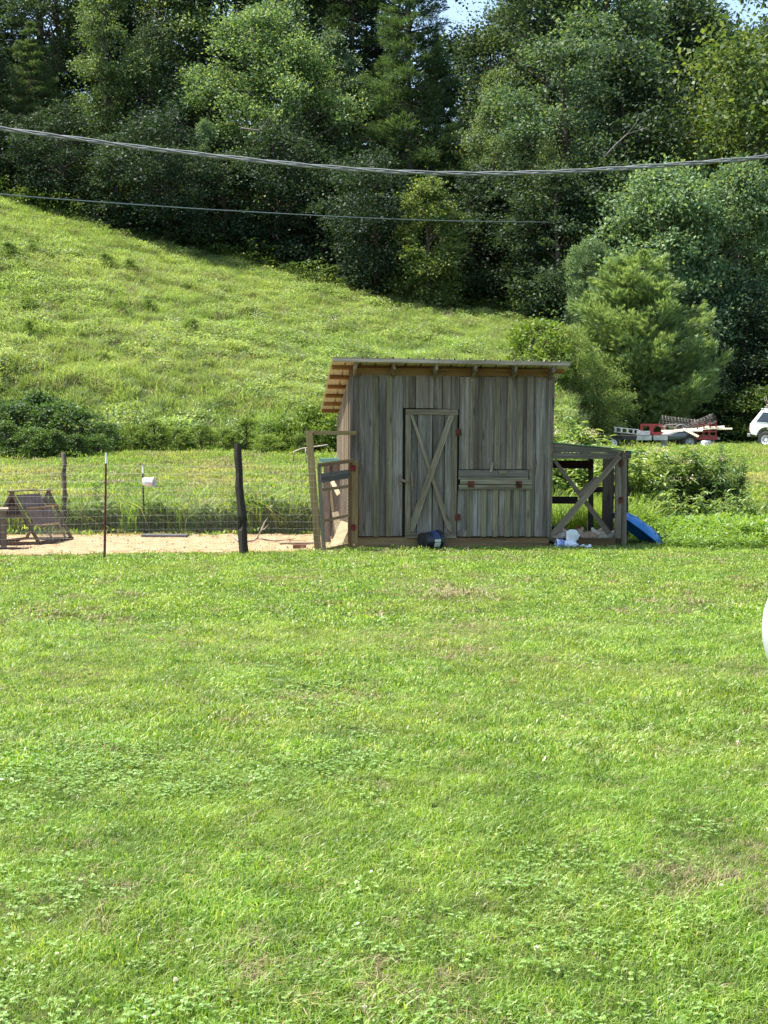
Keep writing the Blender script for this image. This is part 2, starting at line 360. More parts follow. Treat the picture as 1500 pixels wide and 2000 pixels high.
# door: thing part with sub-parts
door = fboard('door', shed, [(802.5, 806), (801, 1044)], [(814.4, 806), (813.0, 1044)], -0.024, -0.004, W_Z, (0.72, 0.74, 0.78))
for xa, xb, c in ((816, 844.2, (1.0, 1.06, 1.1)), (846, 867.2, (0.78, 0.8, 0.84)), (869, 884, (1.1, 1.16, 1.2))):
    fboard('board', door, [(xa, 806), (xa - 1.6, 1044)], [(xb, 806), (xb - 1.6, 1044)], -0.024, -0.004, W_Z, c)
DC = (1.02, 1.02, 0.86)
fboard('stile', door, [(792.4, 810), (790.8, 1040.2)], [(802.2, 810), (801, 1040.2)], -0.046, -0.025, W_Z, DC)
fboard('stile', door, [(883, 810.6), (881, 1040.2)], [(893.4, 810.6), (891, 1040.2)], -0.046, -0.025, W_Z, DC)
fboard('rail', door, [(792.4, 799.4), (792.4, 809.6)], [(894.8, 800), (894.6, 810.2)], -0.048, -0.025, W_X, DC)
fboard('rail', door, [(791, 1040.6), (790.6, 1050.4)], [(891.2, 1040.6), (891, 1050.6)], -0.048, -0.025, W_X, (0.95, 0.95, 0.84))
regrain(fboard('brace', door, [(801.6, 811), (871.4, 1030), (881, 1040)], [(806.2, 810.6), (880.8, 1024), (881.3, 1040)], -0.066, -0.0465, W_Z, (0.98, 0.98, 0.84)), (-.60, 0, 1.76))
regrain(fboard('brace', door, [(876.5, 811), (802.2, 1015), (801.8, 1038)], [(886.8, 811), (885, 818), (808, 1038.5)], -0.085, -0.0665, W_Z, (1.1, 1.1, 0.94)), (.60, 0, 1.76))
def hinge(parent, px, py, wpx, hpx, off, mat=M_RUST, vertical=True):
    u, z = Wp(px, py, off); a = wpx / 129 / 2; b = hpx / 129 / 2
    m = MB()
    if vertical:
        m.box(u - a, u - 0.008, off - 0.006, off, z - b, z + b); m.box(u + 0.008, u + a, off - 0.006, off, z - b * 0.92, z + b * 1.05)
        m.tube([(u, off - 0.008, z - b * 1.1), (u, off - 0.008, z + b * 1.1)], 0.009, 8)
        sc = [(s * a * 0.6, q * b * 0.55) for s in (-1, 1) for q in (-1, 1)]
    else:
        m.box(u - a, u + a, off - 0.006, off, z + 0.008, z + b); m.box(u - a * 0.94, u + a, off - 0.006, off, z - b, z - 0.008)
        m.tube([(u - a * 1.05, off - 0.008, z), (u + a * 1.05, off - 0.008, z)], 0.009, 8)
        sc = [(s * a * 0.6, q * b * 0.6) for s in (-1, 1) for q in (-1, 1)]
    for du, dz in sc: m.tube([(u + du, off - 0.010, z + dz), (u + du, off, z + dz)], 0.006, 6)
    return m.build('hinge', mat, parent)
hinge(door, 895.6, 844.5, 11, 12.5, -0.049); hinge(door, 894.0, 1010.5, 10.5, 12.5, -0.049)
MB().tube([(*Wp(804.6, 922, -0.1)[:1], -0.055, Wp(804.6, 922, -0.1)[1]), (Wp(805, 930, -0.1)[0], -0.075, Wp(805, 930, -0.1)[1]), (Wp(806, 948, -0.1)[0], -0.075, Wp(806, 948, -0.1)[1]), (Wp(806, 956, -0.1)[0], -0.05, Wp(806, 956, -0.1)[1])], [0.008, 0.012, 0.014, 0.01], 8).build('handle', W_Z, door, (1.1, 1.05, 0.95))
fboard('latch_block', shed, [(778.5, 927), (779, 948.5)], [(783.5, 927), (786, 948.5)], -0.045, -0.021, W_Z, (1.0, 0.97, 0.9))
fboard('latch', shed, [(780.5, 933), (779.5, 937.5)], [(797, 939.5), (795, 944.5)], -0.070, -0.049, W_X, (1.25, 1.2, 1.1))
# hatch
hatch = fboard('hatch', shed, [(895.5, 917.8), (895.2, 936.2)], [(1032, 918), (1031.4, 936.2)], -0.034, -0.012, W_X, (0.85, 0.9, 0.98))
fboard('handle', hatch, [(973, 919.5), (974.5, 925)], [(990.5, 919.5), (989, 925)], -0.060, -0.0345, W_X, (1.1, 1.1, 0.95))
fboard('trim', hatch, [(895.5, 933.4), (895.2, 936.2)], [(1031.6, 933.4), (1031.4, 936.2)], -0.044, -0.0345, W_X, (1.0, 1.05, 0.82))
fboard('turn_button', shed, [(960, 903.2), (956.4, 921.4)], [(964.6, 904), (961, 922.6)], -0.075, -0.050, W_Z, (1.2, 1.2, 1.15))
hinge(shed, 920, 945.8, 13, 12.5, -0.061, vertical=False); hinge(shed, 1013.4, 946, 12, 13, -0.061, vertical=False)
# footing plank, skirt
fboard('footing_plank', shed, [(690, 1049.5), (690, 1077)], [(1072, 1051), (1071, 1078)], -0.008, 0.03, B_X, (0.85, 0.84, 0.78))
# side, back walls and studs
xs = 0.0; y = 0.024; k = 0
Z0 = 0.19; RS = lambda yy: 2.80 - 0.73 * (yy + 0.35) / 3.45     # underside of the roof above y
while y < 2.74:
    wd = random.uniform(0.16, 0.24); y2 = min(y + wd, 2.75)
    for side, u0, u1 in (('l', -0.002, 0.018), ('r', 3.10, 3.12)):
        c = random.choice([(0.62, 0.55, 0.48), (0.5, 0.44, 0.4), (0.72, 0.66, 0.6)])
        ul0, ul1 = (u0, u0 + 0.02) if side == 'l' else (u0, u1)
        sh_ = -0.035 if side == 'r' else 0
        MB().add([(ul0, y + .003, Z0), (ul1, y + .003, Z0), (ul1, y2, Z0), (ul0, y2, Z0), (ul0 , y + .003, RS(y) - .12), (ul1, y + .003, RS(y) - .12), (ul1, y2, RS(y2) - .12), (ul0, y2, RS(y2) - .12)],
                 [(0, 3, 2, 1), (4, 5, 6, 7), (0, 1, 5, 4), (1, 2, 6, 5), (2, 3, 7, 6), (3, 0, 4, 7)]).build('board', W_Z, shed, c, loc=(sh_, 0, 0))
        uu = (ul0 - 0.021, ul0 - 0.001) if side == 'l' else (ul1 + 0.001, ul1 + 0.021)
        MB().box(uu[0], uu[1], y2 - .04, y2 + .04, Z0, RS(y2) - .13).build('batten', W_Z, shed, (1.35, 1.3, 1.15), loc=(sh_, 0, 0))
    y = y2
x = 0.02
while x < 3.05:
    MB().box(x + .003, x + 0.2, 2.751, 2.771, Z0, RS(2.76) - .1).build('board', W_Z, shed, random.choice(TW)); x += 0.2
MB().box(0.03, 3.05, 0.034, 0.05, 0.2, 2.60).build('added_dark_backing', M_BLACKW, shed)  # added dark sheet, stops outside light showing through the board gaps
MB().box(0.03, 3.05, 0.06, 2.7, 0.16, 0.19).build('floor_deck', B_X, shed, (0.5, 0.5, 0.5))
MB().box(0.02, 3.05, 0.031, 2.74, -0.05, 0.158).build('footing', B_X, shed, (0.8, 0.8, 0.75))
MB().box(-0.02, 3.07, -0.018, 0.03, 2.612, 2.728).build('header_board', B_X, shed, (0.85, 0.72, 0.55))
# roof: corrugated sheet with ribs, purlins, rafters, fascia
def rz_(u, y, t=0.0): return RS(y) + 0.062 - 0.0145 * u + t      # top of the purlins
u0, u1, y0, y1 = -0.285, 3.325, -0.36, 3.10
prof = []; x = u0; rib = 0.229
while x < u1 - 0.001:
    for du, h in ((0, 0), (0.072, 0), (0.080, 0.006), (0.088, 0), (0.142, 0), (0.150, 0.006), (0.158, 0), (0.196, 0), (0.206, 0.027), (0.219, 0.027)):
        if x + du <= u1: prof.append((x + du, h))
    x += rib
prof.append((u1, 0))
vs = []; fs = []
for yy in (y0, y1):
    for t in (0.0, -0.0025):
        for u, h in prof: vs.append((u, yy, rz_(u, yy, h + 0.006 + t)))
n = len(prof)
for i in range(n - 1):
    fs += [(i, i + 1, 2 * n + i + 1, 2 * n + i), (n + i, 3 * n + i, 3 * n + i + 1, n + i + 1), (i, n + i, n + i + 1, i + 1), (2 * n + i, 2 * n + i + 1, 3 * n + i + 1, 3 * n + i)]
fs += [(0, 2 * n, 3 * n, n), (n - 1, 2 * n - 1, 4 * n - 1, 3 * n - 1)]
M_ROOFT = plain('roof_sheet_metal', (0.70, 0.60, 0.45), 0.45, 0.2, 0.15, 3)
roof = MB().add(vs, fs).build('roof', M_ROOFT, shed)
for i in range(6):
    yy = -0.02 + i * 0.60 if i < 5 else 3.04
    yy = [0.12, 0.72, 1.33, 1.94, 2.52, 3.04][i]
    MB().add([(u, q, rz_(u, q, t)) for u in (u0 + .02, u1 - .03) for q in (yy - .045, yy + .045) for t in (-0.040, 0.003)],
             [(0, 1, 3, 2), (4, 6, 7, 5), (0, 4, 5, 1), (2, 3, 7, 6), (0, 2, 6, 4), (1, 5, 7, 3)]).build('purlin', B_X, roof, (1.0, 0.72, 0.5))
MB().add([(u, q, rz_(u, q, t)) for u in (u0 + .005, u1 - .04) for q in (-.350, -.325) for t in (-0.050, 0.002)],
         [(0, 1, 3, 2), (4, 6, 7, 5), (0, 4, 5, 1), (2, 3, 7, 6), (0, 2, 6, 4), (1, 5, 7, 3)]).build('fascia', W_X, roof, (1.9, 1.9, 1.85))
for px in (692, 770, 853, 929.5, 1007.5, 1085):
    u, _ = Wp(px, 715, -0.30)
    if px == 692: u += 0.02
    if px == 1085: u -= 0.03
    vs = []
    for q, th in ((-.318, -.050), (-.318, -.145), (0.0, -.20), (3.04, -.20), (3.04, -.045)):
        vs.append((q, th))
    m = MB(); vv = [(u + s * .019, q, rz_(u, q, th)) for s in (-1, 1) for q, th in vs]; k = len(vs)
    m.add(vv, [tuple(range(k)), tuple(range(2 * k - 1, k - 1, -1))] + [(i, i + k, (i + 1) % k + k, (i + 1) % k) for i in range(k)])
    m.build('rafter', W_Y, roof, (1.05, 0.95, 0.75) if px < 800 else (0.95, 0.93, 0.85))
# nails on the battens
nm = MB()
for px in (706, 734, 760, 842, 923, 972, 996, 1016, 1036, 1076):
    for py in (742, 860, 905):
        if 790 < px < 895 and py > 790: continue
        u, z = Wp(px + random.uniform(-1, 1), py, -.043); nm.box(u - .004, u + .004, -.046, -.042, z - .004, z + .004)
tag(nm.build('nail', M_METAL, shed), kind='stuff')

# ------------------------------------------------------------------ lean-to on the right
lt = empty('lean_to_coop', Lw(3.09, 0), TH, 'low open-sided wooden coop lean-to with crossed braces against the right wall of the shed', 'chicken coop')
LU = 3.09
def lb(name, left, right, y0, y1, mat, color=None, parent=None):
    off = (y0 + y1) / 2; pts = [Wp(a, b, off) for a, b in left] + [Wp(a, b, off) for a, b in reversed(right)]
    return MB().prism([(a - LU, b) for a, b in pts], y0, y1).build(name, mat, parent or lt, color or random.choice(TW))
def lbox(name, x0, x1, y0, y1, z0, z1, mat, color=None, parent=None): return MB().box(x0, x1, y0, y1, z0, z1).build(name, mat, parent or lt, color or random.choice(TW))
lb('beam', [(1081, 866.5), (1081, 883.5)], [(1219, 880), (1219, 884)], -.03, .0, W_X, (0.72, 0.74, 0.76))
lb('beam', [(1080, 884.4), (1080, 896)], [(1211, 884.8), (1209, 896.4)], -.055, -.031, W_X, (0.66, 0.66, 0.64))
lb('post', [(1202, 885), (1200.5, 1070)], [(1213.6, 885), (1212.4, 1070)], -.030, .02, W_Z, (0.8, 0.78, 0.74))
lb('post', [(1214.4, 884), (1213.2, 1071)], [(1223, 884), (1222, 1071)], -.034, .05, W_Z, (0.86, 0.86, 0.8))
lb('end_cap', [(1222.2, 880), (1222.2, 896)], [(1231.5, 880.5), (1231.5, 895.5)], -.05, .03, W_D, (0.4, 0.4, 0.4))
regrain(lb('brace', [(1081, 902), (1186, 1046)], [(1085, 896.5), (1195, 1040)], -.024, -.002, W_Z, (0.7, 0.68, 0.62)), (-1.07, 0, 1.44))
regrain(lb('brace', [(1206, 888), (1079, 1036), (1079.5, 1046)], [(1214.5, 893), (1088, 1046)], -.078, -.056, W_Z, (0.92, 0.9, 0.8)), (1.27, 0, 1.51))
regrain(lb('brace', [(1163, 930), (1126, 964)], [(1171, 934), (1132, 973)], -.055, -.033, W_Z, (0.72, 0.7, 0.66)), (1.27, 0, 1.51))
lb('sill', [(1084, 1051), (1084, 1076)], [(1223, 1051), (1223, 1077)], -.03, .02, B_X, (0.42, 0.42, 0.38))
lb('plank', [(1178, 897), (1175, 1056)], [(1199, 890), (1198, 1056)], 1.10, 1.13, W_Z, (0.5, 0.45, 0.42))
lb('post', [(1150, 896), (1150, 1056)], [(1158, 896), (1158, 1056)], 1.45, 1.53, W_Z, (0.4, 0.38, 0.36))
lb('rail', [(1076, 899), (1076, 914)], [(1157, 900), (1157, 916)], 1.41, 1.448, W_X, (0.14, 0.09, 0.08))
lb('rail', [(1074, 969.5), (1074, 983.5)], [(1128, 970), (1128, 984)], 1.41, 1.447, W_X, (0.12, 0.11, 0.12))
lb('rail', [(1158, 952), (1158, 962)], [(1230, 949), (1230, 959)], 1.531, 1.56, W_X, (0.2, 0.2, 0.2))
lb('post', [(1218, 890), (1218, 1056)], [(1226, 890), (1226, 1056)], 1.47, 1.53, W_Z, (0.2, 0.2, 0.19))
lb('stake', [(1146, 1016), (1146, 1044)], [(1147.6, 1016), (1147.6, 1044)], .5, .512, W_Z, (1.6, 1.55, 1.4))
ltr = MB().add([(x, y, z + t) for (x, y, z) in ((0.01, -.06, 1.604), (1.145, -.06, 1.499), (1.145, 1.6, 1.49), (0.01, 1.6, 1.595)) for t in (0, .012)],
               [(0, 2, 4, 6), (7, 5, 3, 1), (0, 1, 3, 2), (2, 3, 5, 4), (4, 5, 7, 6), (6, 7, 1, 0)]).build('roof', M_GROOF, lt)
for yy in (.3, .75, 1.2): MB().add([(x, yy + d, z - t) for x, z in ((.02, 1.598), (1.12, 1.494)) for d in (0, .04) for t in (.006, .06)], [(0, 1, 3, 2), (4, 6, 7, 5), (0, 4, 5, 1), (2, 3, 7, 6), (0, 2, 6, 4), (1, 5, 7, 3)]).build('rafter', W_X, lt, (.4, .36, .3))
def lhinge(px, py):
    u, z = Wp(px, py, -.04); u -= LU
    MB().box(u - .04, u - .006, -.042, -.035, z - .05, z + .05).box(u + .006, u + .03, -.042, -.035, z - .045, z + .05).tube([(u, -.046, z - .055), (u, -.046, z + .055)], .009, 8).build('hinge', M_RUST, lt)
lhinge(1213.6, 905); lhinge(1213, 977)
# crate behind the hens
box_ = empty('nest_box', Lw(3.33, 0.95), TH, 'dark nesting box standing inside the lean-to behind the resting hens', 'nest box')
MB().box(-.16, .16, -.12, .12, 0, .24).build('box', M_BLACKW, box_)
MB().box(-.18, .18, -.14, .14, .241, .256).build('lid', M_BLACKW, box_, (1.5, 1.4, 1.3))

# hens: one continuous skinned body each
def hen(name, loc, rz, body, label, head_up=0.0, s=1.0):
    t = empty(name, loc, rz, label, 'hen', 'hens resting inside the coop lean-to')
    me = bpy.data.meshes.new('body')
    vs = [(-.10, 0, .13), (0, 0, .12), (.09, 0, .135), (.145, 0, .19 + head_up * .4), (.155, 0, .245 + head_up), (.185, 0, .26 + head_up), (-.17, 0, .20), (-.215, 0, .27), (.0, .05, .11), (.0, -.05, .11), (.02, .05, .02), (.02, -.05, .02)]
    es = [(0, 1), (1, 2), (2, 3), (3, 4), (4, 5), (0, 6), (6, 7), (1, 8), (1, 9), (8, 10), (9, 11)]
    rr = [.085, .10, .085, .045, .032, .022, .05, .018, .06, .06, .02, .02]
    me.from_pydata(vs, es, []); o = bpy.data.objects.new('body', me); link(o, t)
    sk = o.modifiers.new('skin', 'SKIN'); sb = o.modifiers.new('sub', 'SUBSURF'); sb.levels = 2; sb.render_levels = 2
    for i, r_ in enumerate(rr): me.skin_vertices[0].data[i].radius = (r_ * s, r_ * s)
    me.skin_vertices[0].data[1].use_root = True
    me.materials.append(body); sk.use_smooth_shade = True
    hz = .262 + head_up
    MB().prism([(.14, hz + .01), (.15, hz + .045), (.162, hz + .03), (.172, hz + .05), (.183, hz + .03), (.192, hz + .035), (.195, hz + .008)], -.006, .006).build('comb', M_COMB, t)
    MB().add([(.196, -.009, hz - .002), (.196, .009, hz - .002), (.196, 0, hz + .010), (.228, 0, hz - .008)], [(0, 1, 3), (1, 2, 3), (2, 0, 3), (0, 2, 1)]).build('beak', M_BEAK, t)
    for sgn in (-1, 1):
        w_ = MB(); n = 9
        pts = [(.08, .155), (.04, .20), (-.05, .205), (-.13, .19), (-.185, .17), (-.12, .13), (-.03, .105), (.05, .115)]
        w_.prism(pts, 0.088 * sgn - .008, 0.088 * sgn + .008).build('wing', body, t, (.9, .86, .82), bevel=.006)
        MB().lathe([(0, .004), (.0035, .002), (.004, 0), (.0035, -.002), (0, -.004)], 8, Matrix.Translation((.178, .019 * sgn, hz + .003))).build('eye', M_BLACK, t)
    t.scale = (s, s, s)
    return t
M_COMB = plain('hen_comb_red', (0.22, 0.035, 0.03), 0.7, 0, .2, 30); M_BEAK = plain('hen_beak', (0.5, 0.34, 0.14), 0.5, 0, .2, 30)
M_HENW = plain('cream_feathers', (0.60, 0.53, 0.45), 0.85, 0, .3, 26, .5, .2, True); M_HENT = plain('tan_feathers', (0.46, 0.34, 0.25), 0.85, 0, .35, 26, .5, .2, True)
hen('hen', Lw(3.20, .24, .02), TH + 0.1, M_HENW, 'cream hen nearest the shed wall, tail raised, behind the feed bag', -.03)
hen('hen', Lw(3.47, .30, .02), TH + math.pi + .3, M_HENT, 'tan hen with neck up, second from the shed wall inside the lean-to', 0.01)
hen('hen', Lw(3.74, .26, .02), TH + math.pi - .2, M_HENT, 'pale brown hen resting under the middle of the crossed braces', -.02)
hen('hen', Lw(3.98, .24, .02), TH + .2, M_HENW, 'cream hen nearest the right-hand post of the lean-to', -.05)

# ------------------------------------------------------------------ blue pool leaning on the lean-to
bp = empty('paddling_pool', Lw(4.30, 0.10), 0, 'round blue plastic paddling pool leaning against the right side of the lean-to', 'paddling pool')
m = MB(); prof = [(0.0, -.03), (.15, -.028), (.28, -.015), (.38, .012), (.46, .05), (.52, .10), (.55, .15), (.575, .158), (.578, .145), (.56, .14), (.53, .10), (.47, .06), (.38, .025), (.2, -.01), (0, -.02)]
prof = [(r_, z) for r_, z in prof]
MX = Matrix.Translation((.33, .42, .30)) @ Matrix.Rotation(R(8), 4, 'Z') @ Matrix.Rotation(R(218), 4, 'Y') @ Matrix.Diagonal((.88, .88, .95, 1))
m.lathe(prof, 40, MX)
mm = m.build('shell', M_BLUEP, bp, smooth=True)
m2 = MB()
for k in range(10):
    a = 2 * math.pi * k / 10; c, s_ = math.cos(a), math.sin(a)
    m2.tube([MX @ Vector((.12 * c, .12 * s_, -.029)), MX @ Vector((.28 * c, .28 * s_, -.015)), MX @ Vector((.38 * c, .38 * s_, .012)), MX @ Vector((.46 * c, .46 * s_, .05))], .012, 6)
m2.build('moulded_rib', M_BLUEP, bp, smooth=True)

# feed bag: crumpled sheet bag with a blue printed band
def crumple(name, parent, mat, pts, rx, ry, rz_s, loc):
    pass
bagr = empty('feed_bag', Lw(3.10, -0.22), TH, 'crumpled white and blue plastic bag lying before the lean-to', 'plastic bag')
def bagmat():
    t = NT('crumpled_bag_plastic'); tc = t.a('ShaderNodeTexCoord'); sep = t.a('ShaderNodeSeparateXYZ'); t.l.new(tc.outputs['Object'], sep.inputs[0])
    n = t.noise(tc.outputs['Object'], 9, 3); xx = t.math('ADD', sep.outputs[0], t.math('MULTIPLY', n, .05))
    b = t.ramp(xx, [(.055, (0, 0, 0)), (.065, (1, 1, 1)), (.155, (1, 1, 1)), (.17, (0, 0, 0))])
    b2 = t.ramp(t.noise(t.mp(tc.outputs['Object'], (14, 14, 40)), 1.5, 2), [(.46, (0.02, .09, .38)), (.56, (.45, .55, .75))])
    t.bump(t.noise(tc.outputs['Object'], 26, 4), .8, .02)
    return t.fin(t.mix(b, (.66, .72, .80), b2), .35, spec=.6)
M_BAG = bagmat()
def sheet(name, fn, nu, nv, mat, parent, solid=.004):
    vs = [fn(i / nu, j / nv) for i in range(nu + 1) for j in range(nv + 1)]
    fs = [(i * (nv + 1) + j, (i + 1) * (nv + 1) + j, (i + 1) * (nv + 1) + j + 1, i * (nv + 1) + j + 1) for i in range(nu) for j in range(nv)]
    o = MB().add(vs, fs).build(name, mat, parent, smooth=True); s_ = o.modifiers.new('s', 'SOLIDIFY'); s_.thickness = solid; return o
def bag1(a, b):
    th = 2 * math.pi * b; x = .02 + .34 * a; r_ = (.085 - .03 * a) * (1 + .25 * noise.noise(Vector((a * 5, math.cos(th) * 1.6, math.sin(th) * 1.6))))
    if a > .9: r_ *= .35
    return (x, r_ * 1.1 * math.cos(th), .075 - .02 * a + r_ * .85 * math.sin(th) + .03 * noise.noise(Vector((a * 9, th, 3))))
sheet('bag_body', bag1, 26, 22, M_BAG, bagr, .003)
def bag2(a, b):
    th = 2 * math.pi * b; h = a; r_ = (.035 + .085 * h * (1 - .45 * h)) * (1 + .3 * noise.noise(Vector((h * 3, math.cos(th) * 1.5, math.sin(th) * 1.5 + 4))))
    return (.235 + .02 * h + r_ * math.cos(th) + (.05 * h if math.cos(th) > 0 else 0), r_ * .5 * math.sin(th), .07 + .17 * h + .05 * h * math.cos(th * 1.0 + 2.4) + .02 * math.sin(3 * th))
sheet('bag_mouth', bag2, 14, 26, plain('thin_white_plastic', (.70, .74, .78), .35, 0, .1, 12, .6), bagr, .003)
sheet('bag_tail', lambda a, b: (.30 + .26 * a, -.05 + .10 * b + .02 * math.sin(9 * a), .035 + .02 * math.sin(7 * b + 5 * a) + .012 * math.sin(15 * a)), 16, 8, M_BAG, bagr, .003)

# black bucket lying on its side
def bucket(name, loc, rot, mat, label, r1, r2, h, parts, group=None):
    t = empty(name, loc, 0, label, 'bucket', group)
    d = Vector(rot).normalized(); x = (Vector((0, -1, -.05)) - d * Vector((0, -1, -.05)).dot(d)).normalized(); yv = d.cross(x)
    t.rotation_euler = Matrix((x, yv, d)).transposed().to_euler()
    m = MB().lathe([(0, 0), (r1 * .35, 0), (r1 * .36, .004), (r1 * .9, .004), (r1, .0), (r1 + .004, .012), (r1 + (r2 - r1) * .75, h * .78), (r1 + (r2 - r1) * .75 + .008, h * .785),
                    (r1 + (r2 - r1) * .78 + .008, h * .81), (r2 - .004, h * .815), (r2, h * .9), (r2 + .009, h * .905), (r2 + .009, h * .94), (r2, h * .945), (r2, h), (r2 - .006, h), (r1 - .004, .01), (0, .01)], 36)
    m.build('shell', mat, t, smooth=False)
    parts(t); return t
M_LABEL = plain('cream_bucket_label', (.62, .66, .50), .6, 0, .12, 30); M_NAVY = plain('navy_bucket_band', (.03, .05, .13), .5, 0, .3, 12)
def arcstrip(r_a, r_b, za, zb, a0, a1, n=14, th=.0015):
    vs = []
    for k in range(n + 1):
        a = a0 + (a1 - a0) * k / n
        for z, r_ in ((za, r_a), (zb, r_b)):
            vs.append(((r_ + th) * math.cos(a), (r_ + th) * math.sin(a), z))
    return vs, [(2 * k, 2 * k + 2, 2 * k + 3, 2 * k + 1) for k in range(n)]
def bparts(t):
    rr = lambda z: .148 + (.165 - .148) * z / .37 + .0035
    for a0, a1, mt, nm_ in ((R(38), R(8), M_LABEL, 'label_panel'), (R(5), R(-12), M_LABEL, 'label_panel'), (R(-15), R(-95), M_NAVY, 'label_band')):
        v, f = arcstrip(rr(.15), rr(.275), .15, .275, a0, a1); MB().add(v, f).build(nm_, mt, t)
    m = MB(); m.tube([(.172 * math.cos(a), .172 * math.sin(a), .33 + .03 * math.sin(a)) for a in np.linspace(0, math.pi, 16)], .004, 6); m.build('bail_handle', M_METAL, t)
g0 = G(838, 1078); bu = Lw(1.07, -.22, .128)
bucket('bucket', bu, (.80, .60, .03), M_BLACK, 'black plastic bucket with a pale label lying on its side before the shed door', .148, .165, .37, bparts).scale = (.86, .86, .9)

# ------------------------------------------------------------------ pen floor of sand
def dirtmat():
    t = NT('sandy_pen_dirt'); g = t.a('ShaderNodeNewGeometry'); n = t.noise(g.outputs['Position'], 3.5, 6, 0.7); n2 = t.noise(g.outputs['Position'], 22, 4, 0.6)
    c = t.ramp(n, [(0.3, (0.28, 0.18, 0.092)), (0.5, (0.40, 0.275, 0.155)), (0.7, (0.50, 0.365, 0.225))])
    c = t.mix(t.ramp(n2, [(.62, (0, 0, 0)), (.72, (.8, .8, .8))]), c, (.24, .15, .08)); t.bump(n2, .8, .03); return t.fin(c, .95, spec=.1)
M_DIRT = dirtmat()
FA = Vector((-9.0, 19.35, 0)); FB = Vector((-0.93, 20.75, 0))      # front fence line
PENB = 24.0
def pen_y0(X): return FA.y + (FB.y - FA.y) * (X - FA.x) / (FB.x - FA.x) + .05 * math.sin(3.1 * X) + .03 * math.sin(9 * X) - .12
vs = []; fs = []; NXd, NYd = 150, 56
for i in range(NXd + 1):
    X = -9.0 + (8.35) * i / NXd
    if X > -.75: X = -.75 + (X + .75)
    ya = pen_y0(X); yb = 24.25 + .08 * math.sin(2.3 * X)
    for j in range(NYd + 1):
        Y = ya + (yb - ya) * j / NYd; e = min(j, NYd - j, 4) / 4
        vs.append((X, Y, float(gz(X, Y)) + .006 + e * (.012 + .022 * noise.noise(Vector((X * 2.2, Y * 2.2, 1))) + .020 * noise.noise(Vector((X * 7, Y * 7, 5))))))
for i in range(NXd):
    for j in range(NYd): a = i * (NYd + 1) + j; fs.append((a, a + NYd + 1, a + NYd + 2, a + 1))
dirt = MB().add(vs, fs).build('pen_dirt', M_DIRT, None, smooth=True); tag(dirt, kind='structure')
clod = MB()
for k in range(420):
    X = rng.uniform(-8.8, -.9); Y = rng.uniform(20.3, 24); s_ = rng.uniform(.008, .03); z = float(gz(X, Y)) + .02
    a = rng.uniform(0, 6)
    clod.add([(X + s_ * math.cos(a + q), Y + s_ * math.sin(a + q), z) for q in (0, 2.1, 4.2)] + [(X, Y, z + s_ * .9)], [(0, 1, 3), (1, 2, 3), (2, 0, 3), (0, 2, 1)])
tag(clod.build('dirt_clods', M_DIRT, None), 'small clods and pebbles scattered over the sandy pen floor', 'pebbles', kind='stuff')

# ------------------------------------------------------------------ front wire fence
def flerp(t): return FA + (FB - FA) * t
ffence = empty('wire_fence', (0, 0, 0), 0, 'front welded wire fence of the pen with one rusty stake and one blackened post', 'fence')
def netting(name, A, B, z0, z1, hstep, vstep, rh, rv, mat, parent, sag=.0, seed=0):
    A = Vector(A); B = Vector(B); L = (B - A).length; d = (B - A) / L; nrm = Vector((-d.y, d.x, 0)); m = MB(); rg = random.Random(seed)
    def pt(s, z):
        wv = .018 * math.sin(s * 1.7 + z * 2) + .012 * math.sin(s * 4.3 + 1)
        return A + d * s + nrm * wv + Vector((0, 0, z + .012 * math.sin(s * 1.1 + seed) + .005 * math.sin(s * 3.7 + z)))
    z = z0
    while z <= z1 + 1e-6:
        m.tube([pt(s, z) for s in np.linspace(0, L, max(2, int(L / .35)))], rh, 4, False); z += hstep
    s = 0
    while s < L:
        m.tube([pt(s, q) for q in (z0, (z0 + z1) / 2, z1)], rv, 3, False); s += vstep
    o = m.build(name, mat, parent); tag(o, kind='stuff'); return o
netting('wire_mesh', FA + Vector((0, .02, 0)), FB, .05, 1.36, .1016, .0508, .0012, .0008, M_WIRE, ffence, seed=1)
def hexnet(name, A, B, h, st, r, mat, parent, z0=.02):
    A = Vector(A); B = Vector(B); L = (B - A).length; d = (B - A) / L; m = MB(); s = -h
    n = d.cross(Vector((0, 0, 1)))
    while s < L:
        for sg in (0, 1):
            a0, a1 = max(s, 0), min(s + h, L)
            if a1 <= a0: continue
            za, zb = ((a0 - s) / h, (a1 - s) / h) if sg == 0 else (1 - (a0 - s) / h, 1 - (a1 - s) / h)
            p, q = A + d * a0 + Vector((0, 0, z0 + za * h)) + n * .004, A + d * a1 + Vector((0, 0, z0 + zb * h)) + n * .004
            m.tube([p, q], r, 3, False)
        s += st
    o = m.build(name, mat, parent); return tag(o, kind='stuff')
hexnet('chicken_netting', FA + Vector((0, .03, 0)), FB + Vector((0, .01, 0)), .62, .045, .0009, M_NET, ffence)
def lpost(name, pxt, pyt, pxb, pyb, Y, rad, mat, parent, color=None, n=9, flat=False, wob=.012):
    a = P(pxb, pyb, Y); b = P(pxt, pyt, Y); a.z = min(a.z, float(gz(a.x, a.y)) - .05) if 'tip' not in name else a.z; pts = []; rr = []
    for k in range(9):
        t = k / 8; p = a.lerp(b, t); q = noise.noise(Vector((k * .9, pxt * .1, 0))) * wob; pts.append(p + Vector((q, q * .5, 0))); rr.append(rad * (1.12 - .22 * t + .16 * noise.noise(Vector((k * 1.3, pxt, 2)))))
    o = MB().tube(pts, rr, n).build(name, mat, parent, color, smooth=n > 6); return o, a, b
lpost('post', 463.5, 866, 478, 1090, 20.12, .062, M_BLACKW, ffence, (1, 1, 1), 6, wob=.03)
